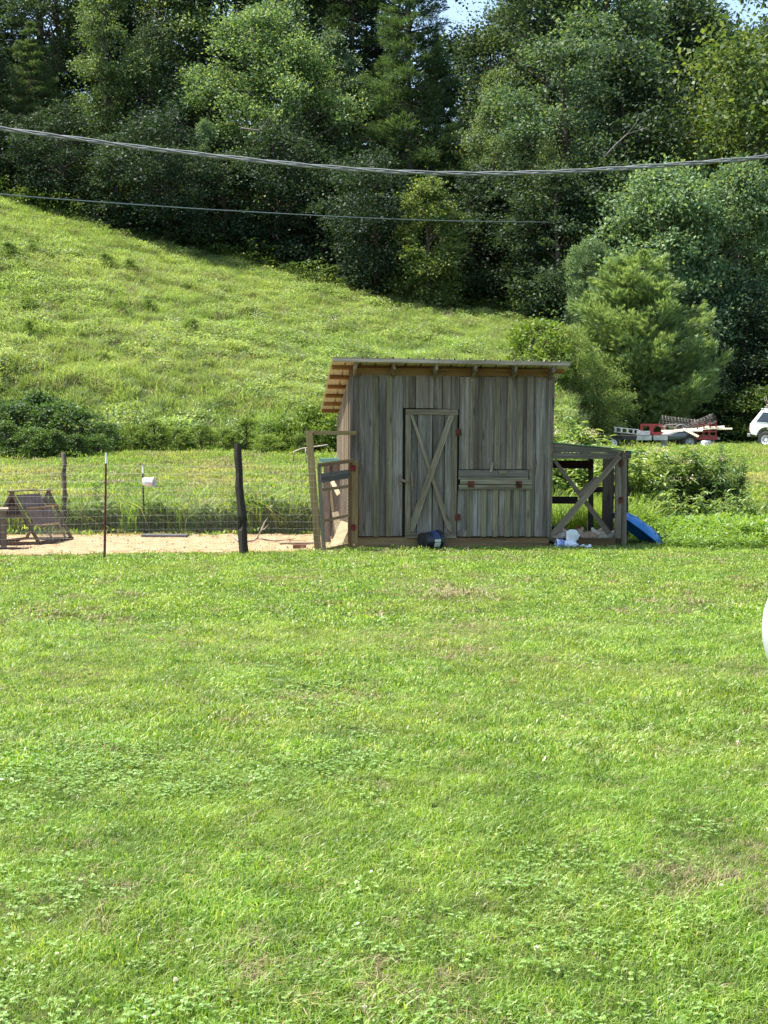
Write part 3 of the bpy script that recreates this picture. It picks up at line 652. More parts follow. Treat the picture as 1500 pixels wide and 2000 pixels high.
# T section steel stake
sx, sb, stp = lpost('stake', 207, 905, 204, 1096, 19.70, .016, M_RUST, ffence, None, 6, wob=.003)
lpost('stake_tip', 207.6, 884, 207.2, 905, 19.70, .013, M_WHITE, ffence, None, 6, wob=0)
# gate frame: leaning post, top rail, hinge post
gf = empty('gate_frame', (0, 0, 0), 0, 'tan timber gateway, its leaning post tied by a rail to the shed corner', 'gate frame')
GRAIN = {W_D: W_Z, W_X: W_Z, W_Z: W_Z, B_X: B_Z, B_Z: B_Z}
def beam(name, a, b, wd, th, mat, parent, color=None, up=(0, -1, 0)): return regrain(MB().bar(a, b, wd, th, up).build(name, GRAIN[mat], parent, color), Vector(b) - Vector(a))
beam('post', P(621.5, 1080, 20.85), P(603.5, 841, 20.85), .10, .10, B_Z, gf, (1.15, 1.1, .9))
beam('post', P(691, 1078, 21.02), P(692, 902, 21.02), .115, .09, B_Z, gf, (1.1, 1.02, .82))
beam('top_rail', P(611, 845.5, 20.9), P(694, 845.5, 21.12), .062, .07, B_X, gf, (1.0, 1.0, .78))
# gate
gate = empty('pen_gate', (0, 0, 0), 0, 'narrow wooden pen gate with netting, hung beside the left corner of the shed', 'gate')
YL, YR = 20.70, 20.98
beam('stile', P(632.6, 1076, YL), P(623.2, 904, YL), .062, .035, W_Z, gate, (.95, .95, .85))
beam('stile', P(682.5, 1067, YR), P(684.5, 897, YR), .055, .035, B_Z, gate, (.75, .6, .5))
def grail(pl, pr, hpx, color, mat=B_X, dy=-.03):
    a = P(pl[0], pl[1], YL); b = P(pr[0], pr[1], YR); a.y += dy; b.y += dy
    beam('rail', a, b, hpx / 132, .022, mat, gate, color)
grail((620.5, 908.5), (690, 899.5), 8, (.9, .85, .78)); grail((626.5, 934), (681, 925.5), 17.5, (.62, .68, .74), W_X); grail((627.5, 957), (681, 949.5), 6, (.8, .72, .7))
grail((631, 1017.5), (682, 1006), 5.5, (.85, .8, .75)); grail((633.5, 1075), (683, 1064), 7, (.8, .72, .6))
m = MB()
for k in range(26):
    u = k / 26; zz = []
    for sg in (-1, 1):
        a = P(629, 930, YL - .012); b = P(682, 926, YR - .012)
        p0 = a.lerp(b, u); p1 = a.lerp(b, max(0, min(1, u + sg * .9))); L_ = abs(min(1, max(0, u + sg * .9)) - u) / .9
        m.tube([p0, Vector((p1.x, p1.y, p0.z - 1.12 * L_))], .001, 3, False)
        q0 = Vector((p0.x, p0.y, p0.z - 1.12)); m.tube([q0, Vector((p1.x, p1.y, q0.z + 1.12 * L_))], .001, 3, False)
tag(m.build('netting', M_NET, gate), kind='stuff')
for py in (914, 1030):
    c = P(691.5, py, 20.955); MB().box(-.045, -.006, -.004, .003, -.045, .045).box(.004, .024, -.004, .003, -.04, .04).tube([(-.002, -.006, -.05), (-.002, -.006, .05)], .007, 8).build('hinge', M_REDP, gate, loc=c)

# ------------------------------------------------------------------ back wire fence
bfence = empty('wire_fence', (0, 0, 0), 0, 'back wire fence of the pen with a dark crooked post, carrying a white bucket', 'fence')
BA = Vector((-9.3, 24.2, .02)); BB = Vector((-.8, 24.2, .02))
netting('wire_mesh', BA, BB, .05, 1.28, .14, .10, .0013, .0008, M_WIRE, bfence, seed=4)
hexnet('chicken_netting', BA, BB, .55, .05, .0011, M_NET, bfence)
lpost('post', 123, 884, 129, 1049, 24.3, .045, M_BARK, bfence, None, 8, wob=.04)
lpost('stake', 279, 924, 282, 1049, 24.2, .016, M_DARKSTEEL, bfence, None, 6, wob=.004)
lpost('stake_tip', 278.5, 910, 279, 924, 24.2, .014, M_WHITE, bfence, None, 6, wob=0)
lpost('stake', 463, 930, 467, 1049, 24.2, .02, M_DARKSTEEL, bfence, None, 6, wob=.01)
def wparts(t):
    for a0, a1, z0, z1, c in ((-.5, .3, .10, .2, (.55, .62, .72)), (.1, .75, .22, .31, (.62, .42, .42))):
        v, f = arcstrip(.1315, .1315 + .004, z0, z1, a0, a1); MB().add(v, f).build('label_print', plain('faded_label_print', c, .6, 0, .3, 40), t)
    MB().tube([(.155 * math.cos(a), .155 * math.sin(a), .29 + .04 * math.sin(a)) for a in np.linspace(0, math.pi, 14)], .003, 5).build('bail_handle', M_METAL, t)
c = P(280.5, 941, 24.05)
wb = bucket('bucket', c, (1, -.25, -.02), M_WHITEP, 'white plastic bucket hung sideways on a stake of the back pen fence', .105, .125, .30, wparts); wb.scale = (.66, .66, .66)

# ------------------------------------------------------------------ small A-frame coop in the pen
af = empty('a_frame_coop', (0, 0, 0), 0, 'small weathered A-frame chicken shelter of boards and netting on the sandy pen floor', 'chicken shelter')
N_R = P(77, 1066, 21.85); N_R.z = .03; F_R = P(140, 1055, 22.85); F_R.z = .03
N_T = P(23, 964, 21.85); F_T = P(95, 960, 22.85); N_L = Vector((2 * N_T.x - N_R.x, N_R.y - .05, .03)); F_L = Vector((2 * F_T.x - F_R.x, F_R.y - .05, .03))
AB = (.85, .78, .66)
for nm, a, b, w_, th_, c in (('leg', N_R, N_T, .05, .03, AB), ('leg', N_L, N_T, .05, .03, AB), ('leg', F_R, F_T, .05, .03, (.5, .47, .42)), ('leg', F_L, F_T, .05, .03, AB),
                      ('base_rail', N_R, F_R, .075, .05, (.5, .4, .36)), ('base_rail', N_L, N_R, .075, .04, (.5, .38, .34)), ('base_rail', N_L, F_L, .075, .04, (.5, .4, .36)), ('base_rail', F_L, F_R, .06, .04, (.5, .4, .36))):
    ext = (b - a).normalized() * (.04 if nm == 'leg' else .02)
    up = (0, -1, 0) if nm == 'leg' else (0, 0, 1)
    if nm == 'base_rail': w_, th_ = th_, w_
    beam(nm, a - (ext if nm != 'leg' else ext * 0), b + ext, w_, th_, W_D, af, c, up)
sd = (F_T - N_T).normalized()
def onside(s, t, out=0.0):  # s along the length, t from ridge (0) to foot (1) on the side facing the camera
    a = N_T.lerp(F_T, s); b = N_R.lerp(F_R, s); n_ = (N_R - N_T).cross(F_R - N_R).normalized()
    if n_.z < 0: n_ = -n_
    return a.lerp(b, t) + n_ * (.03 + out)
def panel(name, s0, s1, t0, t1, mat, color, out=0.0, th=.012, dt=0.0):
    n_ = (onside(0, 0, 1) - onside(0, 0, 0))
    q = [onside(s0, t0, out), onside(s1, t0, out), onside(s1, t1 + dt, out), onside(s0, t1, out)]
    return MB().add(q + [p + n_ * th for p in q], [(0, 1, 2, 3), (7, 6, 5, 4), (0, 4, 5, 1), (1, 5, 6, 2), (2, 6, 7, 3), (3, 7, 4, 0)]).build(name, mat, af, color)
BRN = plain('weathered_brown_plywood', (.165, .130, .112), .85, 0, .3, 5, .2, .2, True)
panel('panel', .04, .66, .05, .34, BRN, (1, 1, 1)); panel('panel', .06, .74, .33, .67, BRN, (1.05, 1.0, .98), .012, dt=-.02)
panel('panel', .70, .98, .16, .30, W_X, (.7, .72, .55)); panel('batten', .60, .98, .30, .335, B_X, (1.6, 1.6, 1.4), .02); panel('batten', .06, .62, .315, .345, B_X, (1.6, 1.5, 1.4), .026)
panel('batten', .08, .76, .66, .69, B_X, (1.8, 1.8, 1.7), .026); panel('strut', .74, .79, .30, 1.0, W_D, (1.2, 1.15, .9), .002); panel('strut', .34, .38, .68, 1.0, W_D, (1.4, 1.4, 1.0), .002)
beam('ridge_board', N_T - sd * .05 + Vector((0, 0, .035)), N_T.lerp(F_T, .6) + Vector((0, 0, .045)), .11, .016, W_D, af, (.8, .72, .66), (0, 0, 1)); beam('ridge_board', N_T.lerp(F_T, .5) + Vector((0, 0, .03)), F_T + sd * .04 + Vector((0, 0, .02)), .10, .016, W_D, af, (1.3, 1.25, .95), (0, 0, 1))
for t_ in (.28, .45):
    a = N_L.lerp(N_T, 1 - t_); b = N_R.lerp(N_T, 1 - t_); beam('crossbar', a, b, .045, .02, W_D, af, AB)
MB().add([N_L.lerp(N_T, .55) + Vector((0, .04, 0)), N_R.lerp(N_T, .55) + Vector((0, .04, 0)), N_T + Vector((0, .04, -.03)), N_L.lerp(N_T, .55) + Vector((0, .055, 0)), N_R.lerp(N_T, .55) + Vector((0, .055, 0)), N_T + Vector((0, .055, -.03))], [(0, 1, 2), (5, 4, 3), (0, 3, 4, 1), (1, 4, 5, 2), (2, 5, 3, 0)]).build('gable_panel', BRN, af, (.5, .35, .3))
m = MB()
for k in range(46):
    s = k / 46
    for sg in (-1, 1):
        e = s + sg * .62; tt = 1.0
        if e > 1: tt = (1 - s) / .62; e = 1
        if e < 0: tt = s / .62; e = 0
        m.tube([onside(s, 0.05, -.012), onside(e, .05 + .95 * tt, -.012)], .0011, 3, False); m.tube([onside(s, 1, -.012), onside(e, 1 - .95 * tt, -.012)], .0011, 3, False)
tag(m.build('netting', M_NET, af), kind='stuff')

# wooden cage cut by the left edge of the picture
cg = empty('wooden_cage', P(-8, 1075, 21.0).xyz.to_tuple()[:2] + (0.0,), R(15), 'low wooden netted cage with a pale top board at the left edge of the pen', 'cage')
for x_ in (-.82, .115):
    for y_ in (0, .4): MB().box(x_ - .045, x_ + .045, y_ - .03, y_ + .03, .03, .60).build('post', W_Z, cg, (.75, .7, .66))
MB().box(-.9, .19, -.05, .46, .601, .625).build('top_board', W_X, cg, (1.4, 1.35, 1.2)); MB().box(-.9, .36, -.06, .0, -.01, .035).build('base_board', W_X, cg, (.55, .45, .42))
for z_ in (.50,): MB().box(-.775, .07, -.02, .0, z_, z_ + .09).build('rail', W_X, cg, (.7, .62, .55))
MB().box(-.775, .07, .37, .39, .05, .58).build('back_panel', W_X, cg, (.35, .33, .32))
m = MB()
for k in range(-26, 46):
    for sg in (-1, 1):
        x_ = -.775 + k * .03; a = Vector((x_, -.005, .04)); b = Vector((x_ + sg * .46, -.005, .5))
        if sg < 0: a, b = Vector((x_, -.006, .5)), Vector((x_ + .46, -.006, .04))
        if b.x < -.775 or a.x > .07: continue
        t0 = max(0, (-.775 - a.x) / .46); t1 = min(1, (.07 - a.x) / .46)
        m.tube([a.lerp(b, t0), a.lerp(b, t1)], .0012, 3, False)
tag(m.build('netting', M_NET, cg), kind='stuff')

# loose things on the pen floor
def single(name, mb, mat, label, cat, loc=(0, 0, 0), rz=0, color=None, group=None, smooth=False):
    o = mb.build(name, mat, None, color, smooth); o.location = loc; o.rotation_euler = (0, 0, rz); return tag(o, label, cat, group)
c = G(585, 1073)
single('paving_block', MB().box(-.10, .10, -.05, .05, 0, .06), rusty('brown_brick', (.13, .06, .04), (.24, .12, .08)), 'reddish brown brick lying on the sand left of the gate post', 'brick', c + Vector((0, 0, .012)), .1)
c = G(583, 1066)
single('loose_plank', MB().box(-.3, .34, -.05, .05, 0, .025), W_X, 'thin pale plank lying flat on the sand behind the brick', 'plank', c + Vector((0, 0, .03)), .25, (1.6, 1.5, 1.3))
c = G(322, 1050)
single('rubber_mat', MB().box(-.38, .38, -.16, .16, 0, .03), plain('grey_rubber_mat', (.10, .095, .10), .8, 0, .3, 8), 'dark grey mat lying at the back edge of the pen', 'mat', c + Vector((0, .05, .02)), -.03)
br = MB()
def pxp(L): return [G(a, b) + Vector((0, 0, h)) for a, b, h in L]
br.tube(pxp([(455, 1052, .05), (466, 1061, .04), (478, 1064, .05), (495, 1062, .05), (503, 1058, .06), (540, 1062, .04), (575, 1058, .05)]), [.013, .016, .017, .016, .014, .010, .006], 7)
p = G(502, 1059) + Vector((0, 0, .06))
br.tube([p, p + Vector((.07, 0, .14)), p + Vector((.12, .05, .26)), p + Vector((.17, .05, .33))], [.012, .011, .008, .004], 6); br.tube([p + Vector((.07, 0, .14)), p + Vector((.13, -.03, .16)), p + Vector((.19, -.03, .23))], [.009, .007, .003], 6)
br.tube([p + Vector((.0, 0, 0)), p + Vector((.2, -.05, -.03)), p + Vector((.45, .0, -.02)), p + Vector((.8, -.1, -.03))], [.011, .009, .007, .004], 6)
single('fallen_branch', br, M_BARKL, 'bare forked branch lying on the sand beside the blackened post', 'branch', smooth=True)

# boards leaning on the shed's left wall
def leaner(a, b, Y0_, Y1_, wd, mat, color, label, cat='board'):
    p, q = P(*a, Y0_), P(*b, Y1_); p.z = max(p.z, float(gz(p.x, p.y)) + .01); q = P(*b, Y1_)
    o = MB().bar(p, q, wd, .02, (-.35, -1, .1)).build('leaning_board', mat, None, color); return tag(o, label, cat, 'boards leaning on the left wall of the shed')
leaner((655, 1069), (676, 1020), 21.35, 21.5, .17, M_PALEW, (1.15, 1.1, .95), 'wide pale new board seen low through the gate, leaning right')
leaner((668, 1062), (655, 1000), 21.9, 22.0, .11, M_PALEW, (.95, .9, .8), 'pale narrow board slanting left behind the wide pale board')
leaner((640, 1062), (638, 905), 22.4, 22.5, .10, W_Z, (.55, .48, .45), 'dark upright slat leftmost behind the gate netting')
leaner((657, 1060), (640, 908), 22.7, 22.85, .045, W_Z, (1.5, 1.5, 1.1), 'thin light slat leaning left behind the gate')
leaner((654, 1062), (657, 906), 22.9, 23.0, .12, W_Z, (.6, .52, .5), 'dark brown upright board in the middle behind the gate')
leaner((666, 1056), (664, 905), 23.2, 23.3, .06, W_Z, (1.25, 1.15, 1.05), 'light grey upright slat right of the middle behind the gate')
leaner((649, 940), (662, 966), 22.2, 22.0, .07, M_PALEW, (1, .95, .85), 'short pale offcut wedged slantwise high behind the gate')
c = P(653, 1050, 23.6)
bt = empty('water_barrel', (c.x + .0, 23.7, float(gz(c.x, 23.7))), 0, 'dark weathered barrel under a pale teal sheet behind the gate', 'barrel')
MB().lathe([(0, 0), (.16, 0), (.19, .3), (.19, .9), (.165, 1.22), (.15, 1.235), (0, 1.235)], 20).build('barrel_body', M_BLACKW, bt, (1.6, 1.4, 1.4), smooth=True)
MB().box(-.2, .24, -.18, .2, 1.30, 1.325).box(-.21, .25, -.20, -.181, 1.27, 1.33).build('sheet', M_TEAL, bt, rot=(0, -.03, 0))
for z_ in (.35, .9): MB().lathe([(.192, z_), (.197, z_), (.197, z_ + .04), (.190, z_ + .04)], 20).build('hoop', M_DARKSTEEL, bt)
hs = MB().tube([P(573, 890, 27.5) + Vector((0, 0, -.1)), P(574, 882, 27.5), P(590, 876, 27.5), P(618, 872, 27.3), P(640, 869, 27)], .014, 6).tube([P(597, 876, 27.4), P(598, 905, 27.4)], .012, 6)
single('bent_pipe_rail', hs, M_BARKL, 'thin bent pole rail in the grass behind the gateway', 'pole', smooth=True)

# ------------------------------------------------------------------ overhead wires
def cable(name, pts, Y0_, Y1_, r, strands, mat, label, tw=.0, pitch=1.2):
    A = [P(a, b, Y0_ + (Y1_ - Y0_) * (a / 1500)) for a, b in pts]
    dd = []   # smooth through the points
    n = 14
    for i in range(len(A) - 1):
        p0, p1, p2, p3 = A[max(i - 1, 0)], A[i], A[i + 1], A[min(i + 2, len(A) - 1)]
        for k in range(n):
            t = k / n; dd.append(.5 * ((2 * p1) + (p2 - p0) * t + (2 * p0 - 5 * p1 + 4 * p2 - p3) * t * t + (3 * p1 - p0 - 3 * p2 + p3) * t ** 3))
    dd.append(A[-1]); fine = []
    for i in range(len(dd) - 1):
        for k in range(6): fine.append(dd[i].lerp(dd[i + 1], k / 6))
    m = MB() ; s = 0; L = [0]
    for i in range(1, len(fine)): L.append(L[-1] + (fine[i] - fine[i - 1]).length)
    for q in range(strands):
        ph = 2 * math.pi * q / strands; pp = []
        for p, l in zip(fine, L):
            a = ph + 2 * math.pi * l / pitch + .9 * math.sin(l * .8); pp.append(p + Vector((0, tw * math.cos(a), tw * math.sin(a))))
        m.tube(pp, r, 6)
    return single(name, m, mat, label, 'cable', smooth=True)
M_ALU = plain('weathered_grey_cable', (.21, .225, .22), .5, .3, .3, 3)
cable('twisted_power_cable', [(-500, 150), (-200, 210), (0, 250), (150, 271), (300, 291), (620, 325), (850, 338), (1050, 337), (1250, 326), (1500, 306), (1800, 270), (2200, 210)], 14.0, 14.5, .0085, 3, M_ALU, 'thick twisted grey power cable sagging across the upper part of the view', .0150, 1.3)
cable('thin_overhead_wire', [(-500, 322), (0, 379), (230, 397), (460, 412), (750, 427), (960, 432.5), (1170, 431), (1500, 408), (2000, 350)], 40, 97, .019, 1, plain('dark_wire', (.20, .24, .24), .5, .2, .2, 4), 'thin single wire hanging below the twisted power cable')

# ------------------------------------------------------------------ propane tank cut by the right edge
tk = empty('propane_tank', (2.338 + 1.35, 8.62, .57), R(2), 'white rounded tank end on the lawn at the right edge', 'gas tank')
def tankmat():
    t = NT('white_tank_paint'); tc = t.a('ShaderNodeTexCoord'); n = t.noise(tc.outputs['Object'], 5, 5, .6); n2 = t.noise(tc.outputs['Object'], 30, 3, .7)
    c = t.ramp(n, [(.3, (.46, .48, .51)), (.7, (.60, .61, .63))]); c = t.mix(t.ramp(n2, [(.66, (0, 0, 0)), (.74, (.6, .6, .6))]), c, (.4, .36, .3)); return t.fin(c, .35, spec=.5)
prof = [(.47 * math.sin(a), -1.35 + .42 * (1 - math.cos(a))) for a in np.linspace(0, math.pi / 2, 16)]; prof += [(.472, -.92), (.472, .92)] + [(.47 * math.cos(a), .93 + .42 * math.sin(a)) for a in np.linspace(0, math.pi / 2, 16)]
MB().lathe(prof, 48, Matrix.Rotation(R(90), 4, 'Y')).build('tank_shell', tankmat(), tk, smooth=True)
MB().lathe([(0, .64), (.12, .64), (.19, .60), (.2, .45)], 24, Matrix.Translation((.3, 0, 0))).build('dome', M_WHITE, tk, smooth=True)
for x_ in (-.6, .6):
    for y_ in (-.25, .25): MB().box(x_ - .04, x_ + .04, y_ - .04, y_ + .04, -.66, -.36).build('leg', M_WHITE, tk)
m = MB()      # worn pencil-like marks on the end
for a, b, c_ in ((.16, .15, .06), (-.02, .12, .08), (-.05, .19, .05), (.02, .22, .05)):
    pp = []
    for k in range(7):
        z_ = a + .04 * math.sin(k * 1.1 + b * 9); y_ = -b - .012 * k; r_ = math.hypot(y_, z_); x_ = -1.35 + .42 * (1 - math.sqrt(max(0, 1 - (r_ / .47) ** 2))) - .001; pp.append((x_, y_, z_))
    m.tube(pp, .0022, 4)
m.build('scribbled_marks', plain('faded_marker_ink', (.16, .17, .2), .6, 0, .3, 9), tk)

# ------------------------------------------------------------------ trailers and the white four by four
def on_ground(px, Y):
    X = P(px, 800, Y).x; return Vector((X, Y, float(gz(X, Y))))
def wheel(parent, c, axis, r, wd, rim=.6, rimmat=None, tyre=True):
    axis = Vector(axis).normalized(); q = axis.to_track_quat('Z', 'Y').to_matrix().to_4x4(); M_ = Matrix.Translation(c) @ q
    rr = r * rim
    o = MB().lathe([(rr, -wd / 2), (r * .88, -wd / 2), (r * .97, -wd * .42), (r, -wd * .25), (r, wd * .25), (r * .97, wd * .42), (r * .88, wd / 2), (rr, wd / 2), (rr * .96, wd * .3), (rr * .96, -wd * .3), (rr, -wd / 2)], 28, M_).build('wheel', M_TYRE, parent, smooth=False)
    m = MB().lathe([(0, wd * .36), (rr * .22, wd * .38), (rr * .26, wd * .30), (rr * .62, wd * .22), (rr * .8, wd * .28), (rr * .97, wd * .47), (rr, wd * .48), (rr, -wd * .48), (rr * .9, -wd * .4), (0, -wd * .1)], 28, M_)
    m.build('rim', rimmat or M_METAL, o, smooth=False)
    h = MB()
    for k in range(6):
        a = 2 * math.pi * k / 6; h.lathe([(0, wd * .245), (rr * .11, wd * .245), (rr * .13, wd * .25)], 8, M_ @ Matrix.Translation((rr * .52 * math.cos(a), rr * .52 * math.sin(a), .008)))
    h.build('rim_hole', M_BLACK, o); return o
M_TRAYW = plain('dirty_white_panel', (.5, .5, .47), .7, 0, .35, 4)
# low black flatbed trailer
g0 = on_ground(1245, 58); t1 = empty('flatbed_trailer', g0, R(-9), 'low black flatbed trailer carrying white blocks, left of the red trailer', 'trailer')
s_ = 58 / 2750  # metres per photo pixel here
L1 = 2.35
for y_ in (-.75, .75): MB().box(-1.3, 1.25, y_ - .04, y_ + .04, .42, .56).build('side_rail', M_DARKSTEEL, t1)
for x_ in (-1.3, -.45, .4, 1.17): MB().box(x_, x_ + .08, -.71, .71, .43, .55).build('cross_member', M_DARKSTEEL, t1)
for k in range(6): MB().box(-1.29, 1.24, -.70 + k * .235, -.48 + k * .235, .561, .60).build('deck_board', W_X, t1, (.75, .72, .7))
MB().bar((-1.28, .3, .48), (-2.1, 0, .42), .07, .07).bar((-1.28, -.3, .48), (-2.1, 0, .42), .07, .07).build('drawbar', M_DARKSTEEL, t1)
wheel(t1, (-.98, -.95, .27), (0, -1, 0), .27, .18, .62, M_WHITE); wheel(t1, (-.98, .95, .27), (0, -1, 0), .27, .18, .62, M_WHITE)
wheel(t1, (-.3, .95, .27), (0, -1, 0), .27, .18, .62, M_WHITE)
MB().box(-1.35, -.6, -1.06, -.84, .56, .585).build('mudguard', M_DARKSTEEL, t1)
MB().box(.95, 1.2, -.1, .1, .05, .42).box(.7, 1.22, -.7, -.6, .12, .2).build('jack_stand', M_METAL, t1)
for k, (a, b) in enumerate(((-.02, .56), (.64, 1.2))):
    o = single('white_block', MB().box(a, b, -.90, -.78, .40, .585), M_TRAYW, ('long white panel hung on the left half of the flatbed trailer side', 'shorter white panel hung at the right end of the flatbed trailer side')[k], 'panel', g0, R(-9))
o = MB()
for z_ in (.62, .80): o.bar((-.95, -.5, z_ + .12), (.05, -.5, z_ + .02), .03, .03)
for k in range(5): x_ = -.92 + k * .24; o.box(x_, x_ + .08, -.52, -.48, .72 - k * .02, .90 - k * .024)
o.bar((-.95, -.5, .93), (.05, -.5, .82), .035, .04)
single('aluminium_ladder', o, M_TRAYW, 'short pale ladder lying along the black flatbed trailer', 'ladder', g0, R(-9))
single('white_tray', MB().box(-.02, .5, -.6, -.2, .61, .78), M_TRAYW, 'white box standing on the deck of the flatbed trailer', 'box', g0, R(-9))
# red trailer heaped with scrap
g1 = on_ground(1345, 61); t2 = empty('red_trailer', g1, R(-4), 'long faded red scrap trailer with upright side stakes, heaped with junk', 'trailer')
for y_ in (-.9, .9): MB().box(-1.55, 1.1, y_ - .05, y_ + .05, .40, .56).build('side_rail', M_RED, t2)
for x_ in (-1.55, -.9, -.25, .4, 1.0): MB().box(x_, x_ + .09, -.84, .84, .41, .54).build('cross_member', M_RED, t2)
MB().box(-1.5, 1.05, -.84, .84, .561, .585).build('deck', W_X, t2, (.6, .5, .45))
for x_ in (.25, .52, .78, 1.03):
    for y_ in (-.9, .9): MB().box(x_ - .025, x_ + .025, y_ - .025, y_ + .025, .561, 1.16 - (.2 if x_ < .4 else 0)).build('stake', M_RED, t2)
for y_ in (-.96, .96): MB().box(.2, 1.06, y_ - .012, y_ + .012, .72, .77).box(.2, 1.06, y_ - .012, y_ + .012, 1.0, 1.04).build('stake_rail', M_RED, t2)
wheel(t2, (-.1, -1.1, .3), (0, -1, 0), .3, .2); wheel(t2, (-.1, 1.1, .3), (0, -1, 0), .3, .2)
MB().bar((1.05, 0, .46), (1.35, 0, .44), .09, .09, (0, 0, 1)).box(.85, 1.0, -.5, -.35, .05, .4).box(.95, 1.02, -.62, -.56, .0, .45).build('hitch', M_METAL, t2)
single('metal_basin', MB().lathe([(.0, .0), (.30, 0), (.36, .03), (.28, .09), (.25, .26), (.2, .34), (0, .36)], 22), M_METAL, 'upturned pale metal basin on the grass under the right end of the red trailer', 'basin', g1 + Vector((.5, -1.1, .02)), smooth=True)
# red truck-bed side panel with window holes
o = MB()
def pan(x0, x1, z0, z1): o.box(x0, x1, -.03, .03, z0, z1)
pan(-2.1, -1.15, .98, 1.08); pan(-2.1, -2.0, .62, .98); pan(-1.72, -1.55, .62, .98); pan(-1.24, -1.02, .55, 1.02); pan(-2.0, -1.72, .62, .70); pan(-1.55, -1.24, .55, .72); o.add([(-1.55, -.03, .98), (-1.55, .03, .98), (-1.45, -.03, .98), (-1.45, .03, .98), (-1.55, -.03, .84), (-1.55, .03, .84)], [(0, 2, 4), (5, 3, 1), (0, 1, 3, 2), (2, 3, 5, 4), (4, 5, 1, 0)])
single('red_cab_panel', o, rusty('bright_red_paint', (.3, .06, .05), (.55, .10, .085), .4, 4, .6), 'red sheet-metal cab panel with square openings behind the flatbed trailer', 'metal panel', g1 + Vector((.08, .1, .0)), R(-6))  # brighter red than the trailer paint
# planks sticking out to the right
def jb(a, b, wd, label, c=(1, 1, 1), mat=M_PALEW, th=.035):
    p, q = P(a[0], a[1], a[2]), P(b[0], b[1], b[2]); o = MB().bar(p, q, wd, th, (0, -.6, .8)).build('plank', mat, None, c); tag(o, label, 'plank', 'pale planks on the red trailer')
jb((1318, 842, 60.2), (1415, 834, 60), .16, 'widest pale plank lying lengthwise over the red trailer'); jb((1330, 838.5, 60.6), (1430, 837.5, 60.4), .09, 'longest pale plank, its end sticking out furthest to the right', (1.1, 1.1, 1))
jb((1336, 846, 60.0), (1384, 832.5, 60.5), .10, 'short pale plank tilted up across the others', (1.1, 1.1, 1.05)); jb((1334, 838, 59.9), (1364, 853, 59.6), .14, 'short pale plank sloping down to the right over the red rail', (1.15, 1.1, 1))
jb((1292, 842, 59.9), (1372, 841, 59.9), .10, 'white painted plank resting along the near edge of the red trailer', (1.3, 1.3, 1.4))
# junk: chair frame, wire rolls, grey tank
ch = empty('metal_chair_frame', P(1312, 845, 60.3), 0, 'bent rusty metal chair frame standing on the red trailer', 'chair frame')
MB().tube([(-.32, 0, -.1), (-.28, 0, .26), (-.2, 0, .34), (.25, 0, .36)], .022, 6).tube([(-.32, .4, -.1), (-.28, .4, .24), (-.2, .4, .32), (.25, .4, .34)], .022, 6).tube([(-.28, 0, .26), (-.28, .4, .24)], .02, 6).build('frame', M_BARKL, ch)
MB().box(-.14, .22, -.03, .0, .18, .27).build('backrest', M_PALEW, ch, (.7, .65, .5)); MB().box(-.24, .28, .01, .4, -.08, -.04).build('seat', M_BARKL, ch)
wheelj = MB().lathe([(.26, -.05), (.30, -.06), (.34, 0), (.30, .06), (.26, .05), (.26, -.05)], 26, Matrix.Translation(P(1331, 843, 60.5)) @ Matrix.Rotation(R(78), 4, 'X'))
single('scrap_tyre', wheelj, plain('grey_rubber', (.2, .2, .2), .8, 0, .2, 9), 'grey bare tyre standing in the scrap heap of the red trailer', 'tyre', smooth=True)
o = MB().lathe([(0, -.55), (.12, -.55), (.2, -.45), (.2, .45), (.12, .55), (0, .55)], 18, Matrix.Translation(P(1318, 851, 60.1)) @ Matrix.Rotation(R(86), 4, 'Y') @ Matrix.Rotation(R(10), 4, 'X'))
single('grey_cylinder', o, plain('grey_painted_tank', (.18, .19, .2), .5, .2, .3, 7), 'long grey cylinder lying on the deck of the red trailer', 'cylinder', smooth=True)
def wroll(name, c, L_, r, ax, label, seed):
    m = MB(); rg = random.Random(seed); q = Vector(ax).normalized().to_track_quat('Z', 'Y').to_matrix().to_4x4(); M_ = Matrix.Translation(c) @ q
    for k in range(int(L_ / .14) + 1):
        z = -L_ / 2 + k * .14; rk = r * (1 + .15 * math.sin(k * 1.3 + seed))
        m.tube([M_ @ Vector((rk * math.cos(a), rk * .75 * math.sin(a), z + .04 * math.sin(2 * a))) for a in np.linspace(0, 2 * math.pi, 18)], .007, 3, False)
    for k in range(14):
        a = 2 * math.pi * k / 14; m.tube([M_ @ Vector((r * math.cos(a + z * .3), r * .75 * math.sin(a + z * .3), z)) for z in np.linspace(-L_ / 2, L_ / 2, 6)], .006, 3, False)
    o = single(name, m, plain(name + '_rusty', (.24, .22, .20), .8, .2, .3, 9), label, 'wire roll', group='rolls of old wire fencing'); return o
wroll('wire_roll', P(1326, 826, 60.8), 1.5, .30, (1, 0, -.12), 'loose roll of rusty wire fencing heaped left on the scrap', 1)
wroll('wire_roll', P(1366, 828, 60.6), 1.4, .26, (1, 0, .42), 'roll of rusty wire fencing sticking up to the right on the scrap', 2)
